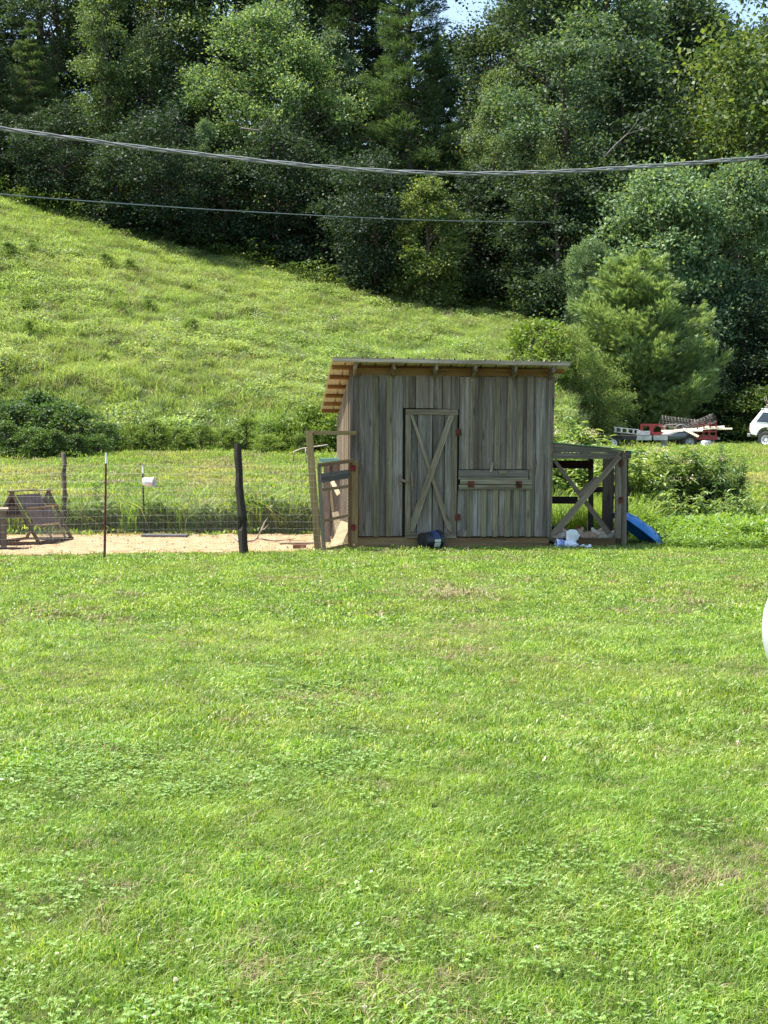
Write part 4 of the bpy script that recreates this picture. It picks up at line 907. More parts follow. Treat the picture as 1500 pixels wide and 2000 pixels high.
# green plastic tub
g2 = on_ground(1247, 44.3); gt = empty('green_plastic_tub', g2, R(-14), 'green moulded plastic tub on the grass before the flatbed trailer', 'tub')
MB().add([(-.34, -.2, 0), (.36, -.2, 0), (.36, .2, 0), (-.34, .2, 0), (-.40, -.26, .34), (.42, -.26, .24), (.42, .26, .24), (-.40, .26, .34), (-.35, -.21, .33), (.37, -.21, .23), (.37, .21, .23), (-.35, .21, .33), (-.30, -.16, .05), (.32, -.16, .05), (.32, .16, .05), (-.30, .16, .05)],
         [(3, 2, 1, 0), (0, 1, 5, 4), (1, 2, 6, 5), (2, 3, 7, 6), (3, 0, 4, 7), (4, 5, 9, 8), (5, 6, 10, 9), (6, 7, 11, 10), (7, 4, 8, 11), (8, 9, 13, 12), (9, 10, 14, 13), (10, 11, 15, 14), (11, 8, 12, 15), (12, 13, 14, 15)]).build('tub_body', M_GREENP, gt, bevel=.02)
MB().box(-.10, -.02, -.275, -.23, .06, .27).build('grip_slot', M_BLACK, gt)

gt.scale = (.76, .76, .85)
# white four by four
tr = empty('white_off_road_car', (0, 0, 0), 0, 'white off-road car with a loaded roof rack at the right edge of the lawn', 'car')
FWD = Vector((math.cos(R(-42)), math.sin(R(-42)), -.03)).normalized()
wc = on_ground(1499, 65.0)
org = wc - FWD * .78 + Vector((.5, .6, 0)) * .9; tr.location = (org.x, org.y, wc.z); tr.rotation_euler = (0, R(2.0), R(-42))
RW, AX, WB = .39, .80, 2.70
def arch(cx, r, n=9, z0=.50): return [(cx - r * math.cos(a), z0 + r * math.sin(a)) for a in np.linspace(0, math.pi, n)]
M_CAR = plain('white_car_paint', (.72, .77, .77), .25, 0, .04, 2, spec=.6)
prof = [(-.02, .72), (.06, .60)] + [(AX - .46, .56)] + arch(AX, .46)[1:-1] + [(AX + .46, .48), (AX + WB - .46, .48)] + arch(AX + WB, .46)[1:-1] + [(AX + WB + .46, .5), (4.42, .55), (4.45, .9), (4.3, 1.0), (3.3, 1.1), (-.04, 1.12), (-.05, .85)]
MB().prism(prof, -.84, .84).build('body', M_CAR, tr, bevel=.03)
MB().add([(x, y * (.84 if z < 1.2 else .72), z) for x, z in ((-.02, 1.125), (.42, 1.73), (2.45, 1.73), (3.25, 1.105)) for y in (-1, 1)], [(0, 1, 3, 2), (2, 3, 5, 4), (4, 5, 7, 6), (0, 2, 4, 6), (1, 7, 5, 3), (0, 6, 7, 1)]).build('cabin', M_CAR, tr, bevel=.045)
def sidewin(name, pts, off=.006):
    o = []
    for x, z in pts:
        y = .84 + (z - 1.125) / (1.73 - 1.125) * (.72 - .84); o.append((x, -(y + off), z))
    inner = [(a, b + .03, c) for a, b, c in o]; k = len(o)
    MB().add(o + inner, [tuple(range(k)), tuple(range(2 * k - 1, k - 1, -1))] + [(i, i + k, (i + 1) % k + k, (i + 1) % k) for i in range(k)]).build(name, M_GLASS, tr)
sidewin('window', [(.28, 1.20), (1.02, 1.18), (1.30, 1.63), (.56, 1.65)]); sidewin('window', [(1.22, 1.18), (2.0, 1.16), (2.0, 1.63), (1.46, 1.63)]); sidewin('window', [(2.1, 1.16), (3.0, 1.15), (2.45, 1.62), (2.1, 1.63)])
MB().add([(.06, -.66, 1.22), (.06, .66, 1.22), (.37, .58, 1.66), (.37, -.58, 1.66), (.02, -.66, 1.24), (.02, .66, 1.24), (.33, .58, 1.68), (.33, -.58, 1.68)], [(4, 7, 6, 5), (0, 1, 2, 3), (0, 4, 5, 1), (2, 6, 7, 3)]).build('rear_window', M_GLASS, tr)
MB().box(-.14, .02, -.86, .86, .50, .66).build('bumper', M_METAL, tr, bevel=.02)
for y_ in (-.80, .66): MB().box(-.085, -.03, y_, y_ + .14, .74, 1.0).build('tail_light', M_RED, tr)
MB().box(.83, .99, -.848, -.838, .86, .99).build('fuel_flap', M_METAL, tr, (.4, .4, .4)); MB().box(1.30, 1.44, -.862, -.842, .955, .99).build('door_handle', M_BLACK, tr)
for x_ in (1.20, 2.06, 3.1): MB().box(x_, x_ + .012, -.8435, -.840, .52, 1.11).build('door_gap', M_BLACK, tr)
for x_ in (AX, AX + WB):
    MB().tube([(x_ - .49 * math.cos(a), -.842, .50 + .49 * math.sin(a)) for a in np.linspace(0, math.pi, 12)], .025, 6).build('wheel_arch', M_CAR, tr, smooth=True)
    for y_ in (-.76, .76): wheel(tr, (x_, y_, RW), (0, -1 if y_ < 0 else 1, 0), RW, .25, .56, M_WHITE)
MB().box(AX - .42, AX + .42, -.80, .80, .52, .90).build('wheel_well', M_BLACK, tr) if False else None
for y_ in (-.66, .66): MB().tube([(.42, y_, 1.79), (2.2, y_, 1.79)], .02, 6).build('roof_rail', M_METAL, tr)
for x_ in (.5, 1.1, 1.7, 2.15): MB().tube([(x_, -.72, 1.83), (x_, .72, 1.83)], .022, 6).box(x_ - .03, x_ + .03, -.68, -.64, 1.73, 1.80).box(x_ - .03, x_ + .03, .64, .68, 1.73, 1.80).build('rack_bar', M_METAL, tr)
pb = tr.location + FWD * .62 + Vector((0, 0, 1.90))
single('roof_load', MB().box(0, 1.5, -.5, .4, -.03, .03).tube([(.1, -.5, .06), (.5, -.2, .16), (1, .1, .2), (1.6, .1, .12)], .06, 7).tube([(.0, -.3, .05), (-.08, -.35, .28), (-.16, -.32, .46), (-.10, -.28, .50), (-.02, -.3, .3), (.12, -.3, .1), (.5, -.3, .12)], .014, 6), M_BARKL, 'bundle of pale poles and rope on the roof rack of the white car', 'roof load', pb, R(-49))

# ================================================================== vegetation
# ---- leaf geometry: every leaf is a folded quad pair (6 verts, 2 quads) or a single quad
def leaves(C, D, U, ln, wd, fold=0.25, quad=False):
    """C centres (n,3) of the leaf base, D unit direction, U approx normal; ln, wd arrays"""
    D = D / (np.linalg.norm(D, axis=1, keepdims=True) + 1e-9); S = np.cross(D, U); S /= (np.linalg.norm(S, axis=1, keepdims=True) + 1e-9); N = np.cross(S, D)
    ln = np.broadcast_to(np.asarray(ln, float), (len(C),))[:, None]; wd = np.broadcast_to(np.asarray(wd, float), (len(C),))[:, None]
    if quad:
        V = np.stack([C, C + D * ln * .45 + S * wd * .5 + N * wd * fold, C + D * ln, C + D * ln * .45 - S * wd * .5 + N * wd * fold], 1)
        n = len(C); b = np.arange(n)[:, None] * 4; return V.reshape(-1, 3), b + np.array([[0, 1, 2, 3]])
    V = np.stack([C, C + D * ln * .35 + S * wd * .5 + N * wd * fold, C + D * ln * .72 + S * wd * .36 + N * wd * fold * .5 - N * ln * .06, C + D * ln - N * ln * .16,
                  C + D * ln * .72 - S * wd * .36 + N * wd * fold * .5 - N * ln * .06, C + D * ln * .35 - S * wd * .5 + N * wd * fold], 1)
    n = len(C); b = np.arange(n)[:, None] * 6
    F = np.concatenate([b + np.array([[0, 1, 2, 3]]), b + np.array([[0, 3, 4, 5]])], 0); return V.reshape(-1, 3), F
def runit(n): v = rng.normal(size=(n, 3)); return v / np.linalg.norm(v, axis=1, keepdims=True)
def join(parts):
    V = []; F = []; o = 0
    for v, f in parts: V.append(v); F.append(f + o); o += len(v)
    return np.concatenate(V), np.concatenate(F)

# ---- broadleaf tree: trunk with limbs, crown of leaf clumps
def tree_proto(name, H, cr, base, nclump, nleaf, lsize, mat, shape=0.5, open_=0.0, seed=1, clr=1.0):
    global rng
    rng = np.random.default_rng(seed)
    rs = random.Random(seed); cen = []; lo = base * H
    lob = [(rs.uniform(0, 6.28), rs.uniform(.12, .98), rs.uniform(.75, 1.25)) for _ in range(9)]
    while len(cen) < nclump:
        t = rs.random(); a = rs.uniform(0, 2 * math.pi)
        env = cr * (math.sin(math.pi * min(1, (t * (1 - .12) + .12)) ** (.55 + shape)) ** .7) * (.8 + .28 * math.sin(2 * a + seed + 3 * t) + .16 * math.sin(5 * a + 7 * t + seed))
        for la, lt_, lw in lob:
            da = math.cos(a - la); dt = abs(t - lt_)
            if da > .75 and dt < .13: env *= (.9 + .3 * (lw - .75))
        rr_ = env * math.sqrt(rs.uniform(.35, 1.0)) * .93; p = np.array([rr_ * math.cos(a), rr_ * math.sin(a), lo + t * (H - lo) * .98])
        cen.append((p, rs.choice([.6, .8, 1.0, 1.25, 1.6]) * rs.uniform(.9, 1.1) * clr * cr / 4.2 * (1.15 - .35 * t)))
    m = MB(); tr_ = H * .016 + .05
    bend = [Vector((.25 * math.sin(k * .8 + seed) * (k / 8), .25 * math.cos(k * 1.1 + seed) * (k / 8), H * .93 * k / 8)) for k in range(9)]
    bend[0] = Vector((0, 0, -.6)); m.tube(bend, [tr_ * (1.35 if k == 0 else 1) * (1 - .9 * k / 8) + .02 for k in range(9)], 7)
    for p, r_ in cen[:min(46, nclump)]:
        z0_ = max(H * .10, p[2] - .5 * math.hypot(p[0], p[1]) - .3); k = min(7.99, z0_ / (H * .93) * 8); i = int(k); s0 = bend[i].lerp(bend[min(i + 1, 8)], k - i)
        if i == 0: s0.z = max(s0.z, .1)
        e = Vector(p); mid = s0.lerp(e, .5) + Vector((0, 0, .12 * (e - s0).length)); rb = tr_ * (1 - .85 * z0_ / H) * .42
        m.tube([s0, mid, e], [rb, rb * .6, .012], 5, False)
    P_, D_, U_, S_ = [], [], [], []
    for p, r_ in cen:
        n = int(nleaf * (r_ / (cr / 4.2 * clr)) ** 1.5 * .72) + 6; d = runit(n); d[:, 2] = np.abs(d[:, 2]) * 1.05 - .30 * rng.random(n) ** 2; d /= np.linalg.norm(d, axis=1, keepdims=True)
        rad = r_ * (.42 + .58 * rng.random(n) ** .6)[:, None] * (1 + .22 * np.sin(d[:, :1] * 7 + p[0] * 3) * np.cos(d[:, 1:2] * 6 + p[1])); pos = p + d * rad * np.array([1.1, 1.1, .92])
        out = np.array([p[0], p[1], 0]); out = out / (np.linalg.norm(out) + .01)
        D_.append(runit(n) * .8 + d * .5 + out * .3 + np.array([0, 0, -.15])); U_.append(runit(n) * .7 + d * .5 + np.array([0, 0, .5])); pos = pos + rng.normal(size=(n, 3)) * r_ * np.where(rng.random(n) < .16, .55, .10)[:, None]; P_.append(pos); S_.append(lsize * rng.uniform(.65, 1.3, n))
    C = np.concatenate(P_); S = np.concatenate(S_); V, F = leaves(C, np.concatenate(D_), np.concatenate(U_), S, S * .62, .12, True)
    me = np_mesh(name + '_crown', V, F, mat); return me, m
# ---- pine with flat whorled boughs
def pine_proto(name, H, cr, base, seed, mat, tiers=18, up=0.15, blade=(.30, .035), dens=1.0, droop=.1, cone=.85, grp=4, sprd=.05):
    global rng
    rng = np.random.default_rng(seed); rs = random.Random(seed); m = MB(); tr_ = H * .014 + .05
    m.tube([Vector((.1 * math.sin(k), .1 * math.cos(k * 1.3), H * .98 * k / 8 - (.5 if k == 0 else 0))) for k in range(9)], [tr_ * (1 - .93 * k / 8) for k in range(9)], 7)
    P_, D_, U_ = [], [], []
    for ti in range(tiers):
        t = ti / (tiers - 1); z = H * (base + (1 - base) * .97 * t) + rs.uniform(-.2, .2)
        L0 = cr * (1 - t) ** cone * (1 if t > .12 else .75 + 2 * t) + .35; nb = rs.randint(5, 8); ph = rs.uniform(0, 6.28)
        for b in range(nb):
            a = ph + 2 * math.pi * b / nb + rs.uniform(-.25, .25); L = L0 * rs.uniform(.6, 1.15); d = np.array([math.cos(a), math.sin(a), 0.]); s_ = np.array([-d[1], d[0], 0])
            zt = lambda q: z + L * (up * q - droop * q * q * (1 - t) * 1.2 + .10 * q ** 3)
            m.tube([Vector((*(d[:2] * q * L), zt(q))) for q in (0, .4, .75, 1)], [tr_ * .28 * (1 - .5 * t), tr_ * .18, .02, .008], 4, False)
            n = int(L * 75 * dens * 3 / grp) + 10; q = rng.uniform(.18, 1.0, n) ** .75; w_ = .30 * L * np.sin(np.clip(q, 0, 1) * math.pi * .86 + .2) + .12
            off = rng.normal(size=n) * .5; zz = np.array([zt(x) for x in q]) + rng.normal(size=n) * (.06 + .03 * L)
            C = d[None] * (q * L)[:, None] + s_[None] * (off * w_)[:, None]; C[:, 2] = zz
            D_.append(d[None] * .75 + s_[None] * (off * .9)[:, None] + runit(n) * .42 + np.array([0, 0, .28 + up])); U_.append(runit(n) * .6 + np.array([0, 0, 1.0])); P_.append(C)
    C = np.concatenate(P_); D = np.concatenate(D_); U = np.concatenate(U_); k = grp
    C = np.repeat(C, k, 0) + rng.normal(size=(len(C) * k, 3)) * sprd; D = np.repeat(D, k, 0) + runit(len(D) * k) * .45; U = np.repeat(U, k, 0) + runit(len(U) * k) * .5
    V, F = leaves(C, D, U, blade[0] * rng.uniform(.7, 1.3, len(C)), blade[1] * rng.uniform(.7, 1.4, len(C)), .0, True)
    return np_mesh(name + '_crown', V, F, mat), m
PROTO = {}
def reg(key, me, tm, H, cname='crown'):
    tmesh = bpy.data.meshes.new('trunk'); tmesh.from_pydata(tm.v, [], tm.f); tmesh.update(); tmesh.materials.append(M_BARK); tmesh.polygons.foreach_set('use_smooth', [True] * len(tmesh.polygons))
    PROTO[key] = (me, tmesh, H, cname)
reg('A1', *tree_proto('a1', 17, 4.0, .22, 82, 330, .20, L_FOR, .45, seed=11), 17)
reg('A2', *tree_proto('a2', 18, 3.6, .30, 74, 330, .20, L_FOR, .30, seed=12), 18)
reg('A3', *tree_proto('a3', 15, 4.4, .16, 88, 330, .21, L_FOR, .55, seed=13), 15)
reg('B1', *tree_proto('b1', 10, 3.8, .03, 80, 300, .19, L_FOR, .75, seed=14), 10)
reg('B2', *tree_proto('b2', 11, 3.2, .02, 76, 300, .21, L_FOR, .65, seed=15), 11)
reg('C1', *pine_proto('c1', 22, 4.6, .12, 21, L_PINE, 22, .10, (.34, .045), .85), 22)
reg('C2', *pine_proto('c2', 18, 4.2, .08, 22, L_PINE, 17, .02, (.34, .045), .95, .05, .7), 18)
reg('PF', *pine_proto('pf', 9.5, 3.6, .03, 23, L_PINE, 21, .42, (.27, .032), 2.3, .0, .48, 9, .022), 9.5)
reg('S1', *tree_proto('s1', 2.6, 1.6, .02, 70, 100, .125, L_SHRUB, .8, seed=16), 2.6, 'foliage')
reg('S2', *tree_proto('s2', 3.2, 1.3, .02, 60, 100, .14, L_SHRUB, .7, seed=17), 3.2, 'foliage')
reg('M1', *tree_proto('m1', 13, 5.0, .06, 150, 330, .18, L_FOR, .5, seed=18, clr=.72), 13)

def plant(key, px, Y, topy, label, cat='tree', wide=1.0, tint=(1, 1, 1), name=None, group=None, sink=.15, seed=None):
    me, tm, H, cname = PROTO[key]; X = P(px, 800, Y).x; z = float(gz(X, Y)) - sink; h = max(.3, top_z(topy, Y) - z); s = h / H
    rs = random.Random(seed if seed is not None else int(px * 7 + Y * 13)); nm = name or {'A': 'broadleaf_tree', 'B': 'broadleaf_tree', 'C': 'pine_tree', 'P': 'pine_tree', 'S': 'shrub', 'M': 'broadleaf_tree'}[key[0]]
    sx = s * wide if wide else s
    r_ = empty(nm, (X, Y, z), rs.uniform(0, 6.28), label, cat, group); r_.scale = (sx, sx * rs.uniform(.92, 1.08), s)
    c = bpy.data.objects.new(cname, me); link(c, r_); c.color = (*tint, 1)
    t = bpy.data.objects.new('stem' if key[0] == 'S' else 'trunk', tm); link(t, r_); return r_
ORD = ['first', 'second', 'third', 'fourth', 'fifth', 'sixth', 'seventh', 'eighth', 'ninth', 'tenth', 'eleventh', 'twelfth', 'thirteenth', 'fourteenth', 'fifteenth', 'sixteenth']
LOOK = {'A': 'tall broadleaf tree', 'B': 'low-branched broadleaf tree', 'C': 'dark layered pine', 'M': 'wide broadleaf tree'}
def yedge(px): return np.interp(px, [-300, 0, 300, 600, 900, 1150, 1300], [93, 92, 91, 89, 86, 83, 90])
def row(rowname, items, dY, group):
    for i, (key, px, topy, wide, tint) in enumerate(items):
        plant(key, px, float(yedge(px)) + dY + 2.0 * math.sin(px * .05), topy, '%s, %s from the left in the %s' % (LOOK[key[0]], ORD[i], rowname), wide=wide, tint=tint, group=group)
DK = (.44, .52, .55); DG = (.66, .72, .70); LT = (1.9, 1.75, 1.45); YG = (2.3, 1.9, .9); GY = (1.5, 1.5, 1.6)  # DK and DG darken the leaf colour to paint in forest shade
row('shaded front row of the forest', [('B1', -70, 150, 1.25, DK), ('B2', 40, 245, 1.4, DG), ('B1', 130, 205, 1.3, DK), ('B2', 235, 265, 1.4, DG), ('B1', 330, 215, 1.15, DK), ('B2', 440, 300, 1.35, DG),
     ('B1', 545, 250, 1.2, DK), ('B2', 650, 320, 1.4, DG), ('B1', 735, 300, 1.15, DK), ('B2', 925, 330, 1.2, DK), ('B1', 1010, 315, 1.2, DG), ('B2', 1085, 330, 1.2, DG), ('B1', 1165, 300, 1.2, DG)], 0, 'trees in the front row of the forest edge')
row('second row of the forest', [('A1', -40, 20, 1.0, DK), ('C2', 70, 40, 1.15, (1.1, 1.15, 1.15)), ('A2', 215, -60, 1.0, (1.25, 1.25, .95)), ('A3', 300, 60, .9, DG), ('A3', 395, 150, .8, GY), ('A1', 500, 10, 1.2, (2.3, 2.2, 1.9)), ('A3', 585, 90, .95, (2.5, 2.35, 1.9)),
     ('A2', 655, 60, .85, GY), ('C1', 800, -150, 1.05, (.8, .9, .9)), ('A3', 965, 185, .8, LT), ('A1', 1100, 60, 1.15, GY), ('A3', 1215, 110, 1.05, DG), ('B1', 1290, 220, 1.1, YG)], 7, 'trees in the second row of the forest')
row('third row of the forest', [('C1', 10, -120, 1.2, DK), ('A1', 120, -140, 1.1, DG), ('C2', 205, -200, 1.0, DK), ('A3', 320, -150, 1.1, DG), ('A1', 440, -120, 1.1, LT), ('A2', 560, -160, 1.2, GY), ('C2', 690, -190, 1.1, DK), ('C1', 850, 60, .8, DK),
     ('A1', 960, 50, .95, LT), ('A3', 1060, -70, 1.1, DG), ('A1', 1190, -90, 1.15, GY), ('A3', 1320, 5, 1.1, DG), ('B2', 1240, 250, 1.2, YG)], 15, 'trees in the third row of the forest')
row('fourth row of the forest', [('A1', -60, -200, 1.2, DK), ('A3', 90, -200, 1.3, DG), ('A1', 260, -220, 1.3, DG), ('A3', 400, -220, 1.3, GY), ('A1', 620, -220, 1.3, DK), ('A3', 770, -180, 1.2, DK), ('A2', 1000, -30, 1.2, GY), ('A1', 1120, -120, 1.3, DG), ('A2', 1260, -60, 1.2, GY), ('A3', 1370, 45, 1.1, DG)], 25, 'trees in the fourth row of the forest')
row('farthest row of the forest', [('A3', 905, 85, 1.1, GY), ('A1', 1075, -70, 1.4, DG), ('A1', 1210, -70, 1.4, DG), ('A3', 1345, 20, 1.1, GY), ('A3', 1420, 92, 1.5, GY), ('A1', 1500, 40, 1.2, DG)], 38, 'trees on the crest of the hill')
# named single trees
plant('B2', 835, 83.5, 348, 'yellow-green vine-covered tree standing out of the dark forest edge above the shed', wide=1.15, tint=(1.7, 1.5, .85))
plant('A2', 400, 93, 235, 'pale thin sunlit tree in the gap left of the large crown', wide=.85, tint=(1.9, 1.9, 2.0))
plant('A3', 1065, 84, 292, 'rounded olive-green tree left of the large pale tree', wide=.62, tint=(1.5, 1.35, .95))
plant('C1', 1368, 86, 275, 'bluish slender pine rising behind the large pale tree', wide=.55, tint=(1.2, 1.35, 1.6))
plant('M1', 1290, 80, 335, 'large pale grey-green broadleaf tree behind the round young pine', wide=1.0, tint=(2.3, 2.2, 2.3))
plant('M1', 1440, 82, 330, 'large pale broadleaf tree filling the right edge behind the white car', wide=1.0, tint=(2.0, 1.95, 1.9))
plant('M1', 1150, 79, 470, 'lower pale broadleaf tree whose boughs reach out left over the meadow corner', wide=.95, tint=(2.2, 2.1, 2.1))
plant('A1', 1530, 90, -140, 'very tall yellow-green tree at the right edge of the forest', wide=1.0, tint=(1.75, 1.6, 1.0))
plant('A3', 1415, 93, 160, 'yellow-green rounded tree left of the very tall right-hand tree', wide=.8, tint=(1.7, 1.55, .95))
plant('A1', 1590, 88, 0, 'tall tree just beyond the right edge of the forest', wide=1.1, tint=LT)
plant('PF', 1238, 70.5, 508, 'round bushy young pine standing alone at the edge of the mown grass', wide=1.2, tint=(2.5, 2.3, 2.2))
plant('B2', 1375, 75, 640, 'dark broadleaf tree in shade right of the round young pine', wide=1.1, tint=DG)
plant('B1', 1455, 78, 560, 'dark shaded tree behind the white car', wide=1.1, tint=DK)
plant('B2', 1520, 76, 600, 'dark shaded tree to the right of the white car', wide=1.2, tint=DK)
plant('B1', 1122, 60, 640, 'bright yellow-green small tree left of the round young pine', wide=.8, tint=(2.9, 2.5, 1.3))
plant('B1', 1165, 60.5, 705, 'low yellow-green tree at the foot of the round young pine', wide=1.0, tint=(2.6, 2.3, 1.3))
plant('S1', 1050, 60, 630, 'olive sapling bush on the meadow just above the shed roof', 'shrub', 1.1, (1.7, 1.6, .95), 'shrub'); plant('S2', 1015, 61, 640, 'small sapling left of the olive bush above the shed roof', 'shrub', .8, (2.1, 1.9, 1.1), 'shrub')
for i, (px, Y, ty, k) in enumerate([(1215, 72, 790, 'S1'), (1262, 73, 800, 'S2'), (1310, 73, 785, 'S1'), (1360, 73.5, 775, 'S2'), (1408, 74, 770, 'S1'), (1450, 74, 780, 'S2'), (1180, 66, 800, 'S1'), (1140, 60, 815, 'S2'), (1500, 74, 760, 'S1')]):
    plant(k, px, Y, ty, '%s shaded shrub along the wood behind the trailers, counted from %s' % (ORD[[2, 3, 4, 5, 6, 7, 1, 0, 8][i]], 'the shed'), 'shrub', 1.25, (.7, .75, .65), 'shrub', 'shaded shrubs behind the trailers')  # low tint puts the shade of the wood into the leaf colour
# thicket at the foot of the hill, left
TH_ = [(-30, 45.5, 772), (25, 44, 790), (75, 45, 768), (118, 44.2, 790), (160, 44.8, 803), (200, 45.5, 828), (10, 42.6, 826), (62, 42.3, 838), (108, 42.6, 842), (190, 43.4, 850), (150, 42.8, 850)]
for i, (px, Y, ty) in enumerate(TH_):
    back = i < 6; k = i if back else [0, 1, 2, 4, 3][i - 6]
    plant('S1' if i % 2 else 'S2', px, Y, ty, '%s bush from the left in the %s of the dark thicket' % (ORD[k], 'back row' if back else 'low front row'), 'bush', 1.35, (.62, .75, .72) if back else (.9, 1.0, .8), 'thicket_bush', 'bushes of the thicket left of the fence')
for i, (px, Y, ty) in enumerate([(262, 46, 832), (300, 46.2, 822), (345, 46, 836), (392, 46.3, 830), (438, 46, 838), (482, 46.2, 818), (528, 45.8, 826), (566, 45.4, 822), (602, 45.6, 792), (640, 45.2, 800), (676, 45, 806), (585, 44.2, 848), (520, 44.4, 850)]):
    plant('S2' if i % 2 else 'S1', px, Y, ty, '%s leafy clump from the left at the meadow foot beside the shed' % ORD[i] if i < 11 else ('low clump in front of the others near the shed roof' if i == 11 else 'low clump in front of the others right of the blackened post'), 'bush', 1.25, random.choice([(1.5, 1.45, .9), (1.9, 1.75, 1.0), (1.2, 1.25, .85)]), 'leafy_clump', 'leafy clumps along the foot of the meadow')
MD = [(375, 655, .9), (60, 655, .8), (200, 700, .6), (55, 608, 1.0), (235, 608, .9), (290, 598, .7), (15, 500, .9), (62, 490, .8), (205, 520, .9), (255, 525, .8), (745, 570, .8), (160, 655, .4), (500, 520, .5), (395, 760, .5), (640, 655, .45), (560, 700, .4), (900, 640, .4)]
for i, (px, py, h) in enumerate(sorted(MD)):
    c = G(px, py + 12); me, tm, H, cn = PROTO['S1' if i % 2 else 'S2']
    r_ = empty('meadow_bush', c - Vector((0, 0, .1)), i, '%s low leafy bush from the left on the sunny meadow slope' % (ORD[i] if i < 16 else 'last'), 'bush', 'low bushes scattered on the meadow'); s = h * 1.0 / 2.6; r_.scale = (s * 1.25, s * 1.25, s)
    c_ = bpy.data.objects.new('foliage', me); link(c_, r_); c_.color = (1.9, 1.8, 1.1, 1) if i % 3 else (1.4, 1.4, .95, 1); link(bpy.data.objects.new('stem', tm), r_)
M_LIMB = plain('grey_dead_limb', (.16, .14, .12), .9, 0, .4, 9)
for i, (pts, Y) in enumerate([([(1178, 310), (1200, 285), (1225, 262), (1262, 250), (1275, 258)], 83), ([(470, 250), (505, 255), (520, 240), (522, 222)], 86)]):
    mb = MB().tube([P(a, b, Y) for a, b in pts], [.055 * (1 - .75 * k / len(pts)) for k in range(len(pts))], 6)
    p = P(*pts[len(pts) // 2], Y); mb.tube([p, p + Vector((.5, 0, .6)), p + Vector((.7, 0, 1.2))], [.03, .02, .01], 5)
    single('dead_limb', mb, M_LIMB, ['long bare pale limb reaching right in the dark wood', 'small bare limb under the large left crown'][i], 'branch', smooth=True)

# ---- leafy weeds and shrubs beside the lean-to: stems with drooping lance leaves
def lance_shrub(name, n_st, h, spread, leaf, mat, seed, flowers=0, curve=.25, dens=75):
    global rng
    rng = np.random.default_rng(seed); rs = random.Random(seed); m = MB(); parts = []; FP = []
    for i in range(n_st):
        a = rs.uniform(0, 6.28); r0 = spread * .25 * rs.random(); r1 = spread * math.sqrt(rs.random()); hh = h * rs.uniform(.6, 1.0) * (1 - .25 * (r1 / spread) ** 2)
        q0 = np.array([r0 * math.cos(a), r0 * math.sin(a), 0]); q1 = np.array([r1 * math.cos(a), r1 * math.sin(a), hh]); mid = (q0 + q1) / 2 + np.array([-math.cos(a), -math.sin(a), 0]) * curve * r1 * .4
        pt = lambda t: (1 - t) ** 2 * q0 + 2 * t * (1 - t) * mid + t * t * q1
        m.tube([Vector(pt(t)) for t in (0, .35, .7, 1)], [.010 * h, .008 * h, .005, .002], 5, False)
        n = int(dens * hh / 1.2); t = rng.uniform(.18, 1, n); C = np.array([pt(x) for x in t]); az = rng.uniform(0, 6.28, n)
        D = np.stack([np.cos(az), np.sin(az), rng.uniform(-.55, .45, n)], 1); U = np.tile([0, 0, 1.], (n, 1)) + runit(n) * .3
        L = leaf[0] * rng.uniform(.6, 1.2, n) * (1.15 - .45 * t); parts.append(leaves(C, D, U, L, L * leaf[1], .15))
        if rs.random() < flowers: FP.append(q1)
    V, F = join(parts); me = np_mesh(name + '_foliage', V, F, mat); fm = None
    if FP:
        C = np.concatenate([p + rng.normal(size=(42, 3)) * np.array([.055, .055, .025]) for p in FP]); n = len(C); V, F = leaves(C, runit(n), runit(n), .022, .018, .1, True); fm = np_mesh(name + '_flower', V, F, L_PALEF)
    tm = bpy.data.meshes.new('stem'); tm.from_pydata(m.v, [], m.f); tm.update(); tm.materials.append(M_STEM); return me, tm, fm
M_STEM = plain('green_brown_stem', (.12, .13, .05), .8, 0, .3, 8)
L_LANCE = leafmat('lance_leaf', [(0.055, 0.105, 0.03), (0.09, 0.15, 0.04), (0.14, 0.20, 0.075), (.20, .25, .12)], .33, .36, .6)
L_GROUNDC = leafmat('ground_cover_leaf', [(0.13, 0.24, 0.03), (0.18, 0.30, 0.045), (0.24, 0.34, 0.08)], .4, .42, .5)
NS = [lance_shrub('ls1', 30, 1.35, .62, (.21, .26), L_LANCE, 31, .15), lance_shrub('ls2', 26, 1.2, .55, (.19, .28), L_LANCE, 32, .3), lance_shrub('ls3', 24, 1.45, .42, (.14, .2), L_LANCE, 33, 0, .2, 95), lance_shrub('ls4', 26, .8, .6, (.11, .35), L_LANCE, 34, .0)]
def put(sh, loc, s, label, tint=(1, 1, 1), group='tall leafy weeds right of the lean-to', name='leafy_weed_bush', rz=None, cat='bush'):
    r_ = empty(name, loc, random.uniform(0, 6) if rz is None else rz, label, cat, group); r_.scale = (s, s, s)
    a = bpy.data.objects.new('foliage', sh[0]); link(a, r_); a.color = (*tint, 1); link(bpy.data.objects.new('stem', sh[1]), r_)
    if sh[2]: tag(link(bpy.data.objects.new('flower_head', sh[2]), r_), kind='stuff')
    return r_
